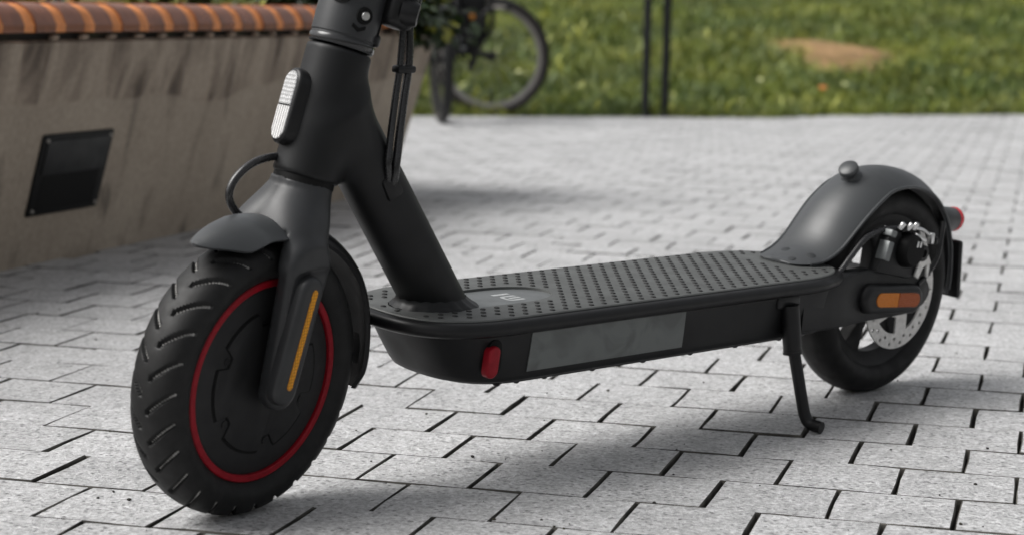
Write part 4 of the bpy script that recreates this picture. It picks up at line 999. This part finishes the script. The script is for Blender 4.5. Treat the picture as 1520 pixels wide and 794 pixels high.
# reflector on the near arm
ru2 = Vector((.996, 0, -.085)).normalized(); rv2 = Vector((.085, 0, .996)).normalized(); rcn = Vector((.7345, .0520, .1120))
for s in (1, -1):
    c_ = Vector((rcn.x, rcn.y * s, rcn.z))
    bm = bmesh.new(); prism(bm, pill(.1000, .0300, 14), c_ - S_ * s * .001, ru2, rv2, S_ * s, .0125, .0065, 4); rbs = finish(bm, 'reflector_base', M['plastic'], arm, X, sharp=60)
    bm = bmesh.new(); prism(bm, [p for p in pill(.0780, .0172) if p[0] < -.001] + [(0, -.0086), (0, .0086)], c_ + S_ * s * .0110 + ru2 * .004, ru2, rv2, S_ * s, .0011, .0003, 1); bm.free()
    pl_ = pill(.0720, .0140, 10); L1 = [p for p in pl_ if p[0] < 0]; L1 = [(.0005, .0084)] + sorted([p for p in L1], key=lambda p: -math.atan2(p[1], -p[0])) + [(.0005, -.0084)]
    def half_lens(sign, m):
        q = [p for p in pl_ if p[0] * sign > .001] + [(.0004 * sign, .0070), (.0004 * sign, -.0070)]
        q = sorted(q, key=lambda p: math.atan2(p[1], p[0] - sign * .02))
        bm = bmesh.new(); prism(bm, q, c_ + S_ * s * .0112 + ru2 * .005, ru2, rv2, S_ * s, .0011, .0003, 1); finish(bm, 'reflector_lens', m, arm, X)
    half_lens(-1, M['amber2']); half_lens(1, M['amber3'])

CR = Vector((LW, 0, WR))
bm = bmesh.new()
lathe(bm, [(.0785, -.0165), (.0810, -.0170), (.0810, .0170), (.0785, .0165), (.0680, .0090), (.0650, .0060), (.0650, -.0060), (.0680, -.0090)], CR, S_, 96, closed=True)
rw = finish(bm, 'rear_wheel', M['hub'], SC, X)
tyre('tyre', LW, rw, X, grooves=False)
bm = bmesh.new(); lathe(bm, [(0, -.040), (.013, -.040), (.013, -.030), (.021, -.026), (.021, .024), (.014, .030), (.014, .040), (0, .040)], CR, S_, 36); finish(bm, 'hub', M['hub'], rw, X)
for k in range(5):
    a = 2 * math.pi * k / 5 + .45; d = Vector((math.cos(a), 0, math.sin(a))); e = Vector((-d.z, 0, d.x))
    bm = bmesh.new(); prism(bm, [(.017, -.012), (.042, -.0075), (.067, -.014), (.067, .014), (.042, .0075), (.017, .012)], CR - S_ * .007, d, e, S_, .014, .003, 2); finish(bm, 'spoke', M['hub'], rw, X)
# brake disc
def circ(cx, cy, r, n=20): return [(cx + r * math.cos(2 * math.pi * k / n), cy + r * math.sin(2 * math.pi * k / n)) for k in range(n)]
loops = [circ(0, 0, .0560, 96)]
for k in range(18):
    a = 2 * math.pi * k / 18; loops.append(circ(.0515 * math.cos(a), .0515 * math.sin(a), .0020, 12)); a += math.pi / 18 * .8; loops.append(circ(.0462 * math.cos(a), .0462 * math.sin(a), .0020, 12))
for k in range(5):
    a0 = 2 * math.pi * k / 5 + .5; wdg = [(.0405 * math.cos(a0 + t), .0405 * math.sin(a0 + t)) for t in np.linspace(-.40, .40, 9)] + [(.0235 * math.cos(a0 + t), .0235 * math.sin(a0 + t)) for t in np.linspace(.36, -.10, 5)]
    loops.append(wdg)
loops.append(circ(0, 0, .013, 24))
curve_plate('brake_disc', loops, CR + S_ * .0355, (1, 0, 0), (0, 0, 1), (0, 1, 0), .0018, M['steel'], SC, X)
# caliper
br = None
bm = bmesh.new(); prism(bm, [(.7120, .1400), (.7230, .1700), (.7280, .1810), (.7400, .1830), (.7480, .1740), (.7560, .1560), (.7800, .1480), (.8000, .1420), (.8040, .1290), (.7600, .1300)], Vector((0, .0430, 0)), (1, 0, 0), (0, 0, 1), S_, .012, .002, 2); br = finish(bm, 'caliper_bracket', M['paint2'], SC, X, sharp=40)
bm = bmesh.new(); rbox(bm, (.7225, .0530, .1605), (.0085, .012, .019), rot=Matrix.Rotation(R(18), 3, 'Y'), r=.0006); finish(bm, 'bracket_face', M['greymetal'], br, X)
bm = bmesh.new(); rbox(bm, (.7275, .0530, .1775), (.0095, .012, .0065), rot=Matrix.Rotation(R(18), 3, 'Y'), r=.0012); finish(bm, 'bracket_face', M['greymetal'], br, X)
bm = bmesh.new(); lathe(bm, [(0, .022), (.014, .022), (.0165, .019), (.0175, .012), (.0175, .004), (.019, .003), (.019, -.008), (0, -.008)], (.7560, .0440, .1590), S_, 32); cal = finish(bm, 'brake_caliper', M['black'], SC, X)
bm = bmesh.new(); lathe(bm, [(0, .004), (.0040, .004), (.0042, .0060), (.0080, .0056), (.0086, .003), (.0086, -.006), (0, -.006)], (.7715, .0600, .1560), S_, 24); finish(bm, 'pivot', M['plastic'], cal, X)
bm = bmesh.new(); rbox(bm, (.7560, .0540, .1820), (.030, .010, .0075), rot=Matrix.Rotation(R(-4), 3, 'Y'), r=.0022); finish(bm, 'cable_anchor', M['plastic'], cal, X)
for x, z, s in ((.7400, .1850, .058), (.7505, .1840, .060), (.7595, .1838, .060)):
    bm = bmesh.new(); lathe(bm, [(0, .003), (.0022, .003), (.0028, .002), (.0028, -.004), (0, -.004)], (x, s, z), (.1, .5, .8), 10); finish(bm, 'bolt', M['chrome'], cal, X)
bm = bmesh.new(); tube(bm, catmull([(.7600, .0580, .1815), (.7730, .0600, .1790), (.7860, .0600, .1725), (.7930, .0600, .1690)], 5), .0016, 8); finish(bm, 'inner_cable', M['chrome'], cal, X)
bm = bmesh.new(); rbox(bm, (.7680, .0605, .1715), (.020, .006, .0045), rot=Matrix.Rotation(R(20), 3, 'Y'), r=.0016); finish(bm, 'lever_arm', M['chrome'], cal, X)
bm = bmesh.new(); rbox(bm, (.7870, .0600, .1695), (.0055, .008, .0110), r=.0012); finish(bm, 'clamp_bolt', M['chrome'], cal, X)
bm = bmesh.new(); rbox(bm, (.7935, .0600, .1670), (.0060, .009, .0075), r=.0015); finish(bm, 'clamp_bolt', M['plastic'], cal, X)
bm = bmesh.new(); prism(bm, [(.7720, .1776), (.7800, .1749), (.7880, .1600), (.7915, .1508), (.7947, .1402), (.7935, .1285), (.7905, .1300), (.7895, .1420), (.7835, .1390), (.7770, .1285), (.7710, .1317), (.7770, .1488)], Vector((0, .0560, 0)), (1, 0, 0), (0, 0, 1), S_, .0022, .0005, 1); finish(bm, 'caliper_arm', M['steel'], cal, X)
for x, z in ((.7590, .1660), (.7640, .1655)):
    bm = bmesh.new(); rbox(bm, (x, .0650, z), (.003, .003, .0065), rot=Matrix.Rotation(R(15), 3, 'Y'), r=.0008); finish(bm, 'spring_clip', M['chrome'], cal, X)
cable('rear_brake_cable', [(.640, .046, .128), (.6600, .046, .1400), (.6782, .046, .1562), (.7001, .046, .1733), (.7263, .048, .1802), (.7480, .053, .1812)], .0030)

# ---- rear fender
ctl = [(.6200, .1500, .0080, .001), (.6220, .1506, .0180, .002), (.6280, .1517, .0265, .003), (.6400, .1552, .0320, .006), (.6550, .1632, .0350, .010), (.6690, .1765, .0365, .0145), (.6840, .1950, .0378, .018), (.7010, .2120, .0388, .0195), (.7210, .2262, .0390, .0200),
       (.7430, .2365, .0385, .0200), (.7740, .2390, .0370, .0195), (.8060, .2340, .0345, .0185), (.8370, .2210, .0315, .017), (.8625, .2000, .0285, .015), (.8815, .1740, .0260, .013), (.8925, .1455, .0240, .011), (.8980, .1180, .0220, .010), (.8995, .0960, .0200, .009)]
def cat4(pts, n):
    a = catmull([p[:3] for p in pts], 8); b = catmull([(p[3], 0, 0) for p in pts], 8); ix = np.linspace(0, len(a) - 1, n); return [(a[int(round(i))], b[int(round(i))].x) for i in ix]
def _low(p):
    k = float(np.interp(p[0], [.640, .672, .86, .885], [0, 1, 1, 0])); return (p[0], p[1] - .0045 * k, p[2], p[3] - .0030 * k)
ctl = [_low(p) for p in ctl]
cc = cat4(ctl, 90); path = [(p.x, p.y) for p, d in cc]
rf = strip('rear_fender', path, [p.z for p, d in cc], [d for p, d in cc], .0026, M['fender'], SC, X, ns=19, cen=Vector((.77, 0, .10)), arc=True)
for sg in (1, -1):
    ed = []
    for i_ in range(14, 90, 2):
        (p0, d0), (p1, _) = cc[max(0, i_ - 1)], cc[min(89, i_ + 1)]; p, d = cc[i_]; tg = p1 - p0; nr = Vector((-tg.y, 0, tg.x)).normalized()
        h = 1.0; ed.append(Vector((p.x, 0, p.y)) + S_ * sg * p.z - nr * d * h)
    bm = bmesh.new(); tube(bm, ed, .0017, 8); finish(bm, 'fender_lip', M['fender'], rf, X)
def on_fender(x, s):
    for (p0, d0), (p1, d1) in zip(cc, cc[1:]):
        if p0.x <= x <= p1.x:
            t = (x - p0.x) / (p1.x - p0.x); p = p0.lerp(p1, t); d = d0 + (d1 - d0) * t; tg = (p1 - p0); nr = Vector((-tg.y, 0, tg.x)).normalized()
            f = s / p.z; h = abs(f) ** 2.2; return Vector((p.x, 0, p.y)) + S_ * s - nr * d * h, nr
for x, s in ((.6300, .011), (.6470, .021), (.6440, -.007)):
    p, nr = on_fender(x, s); bm = bmesh.new(); lathe(bm, [(0, .0005), (.0040, .0005), (.0048, .0002), (.0050, -.002)], p - nr * .0003, (nr + S_ * (.25 if s > .02 else .0)).normalized(), 18); finish(bm, 'screw_plug', M['plug'], rf, X)
# rubber hook button on top
p, nr = on_fender(.7270, 0.0); bn = (nr * .60 + Vector((-.42, .12, .30))).normalized()
bm = bmesh.new(); lathe(bm, [(.0125, -.005), (.0105, .0005), (.0080, .0020), (.0072, .0045), (.0078, .0066), (.0098, .0076), (.0101, .0086), (.0099, .0124), (.0090, .0133), (0, .0135)], p, bn, 28); finish(bm, 'latch_button', M['fender'], rf, X, sharp=60)
# tail light
tl0 = Vector((.884, 0, .1735)); td = Vector((.98, 0, -.10)).normalized()
bm = bmesh.new(); lathe(bm, [(.0115, -.010), (.0130, 0), (.0128, .026), (.0120, .028)], tl0, td, 28); tl = finish(bm, 'tail_light', M['fender'], rf, X)
bm = bmesh.new(); lathe(bm, [(.0128, .0262), (.0132, .027), (.0132, .0310), (.0115, .0345), (0, .0360)], tl0, td, 28); o = finish(bm, 'tail_lens', M['taill'], rf, X); o['label'] = 'red tail light lens'
# mud flap and stay
bm = bmesh.new(); rbox(bm, (.9085, 0, .1200), (.008, .040, .062), rot=Matrix.Rotation(R(-6), 3, 'Y'), r=.003); finish(bm, 'mud_flap', M['plastic'], rf, X)
for s in (1, -1):
    bm = bmesh.new(); tube(bm, catmull([(.832, s * .0430, .180), (.8245, s * .0475, .162), (.8170, s * .050, .145), (.8030, s * .0515, .132), (.7840, s * .0530, .1215)], 5), .0028, 8); finish(bm, 'fender_stay', M['plastic'], rf, X)

scene.render.engine = 'CYCLES'
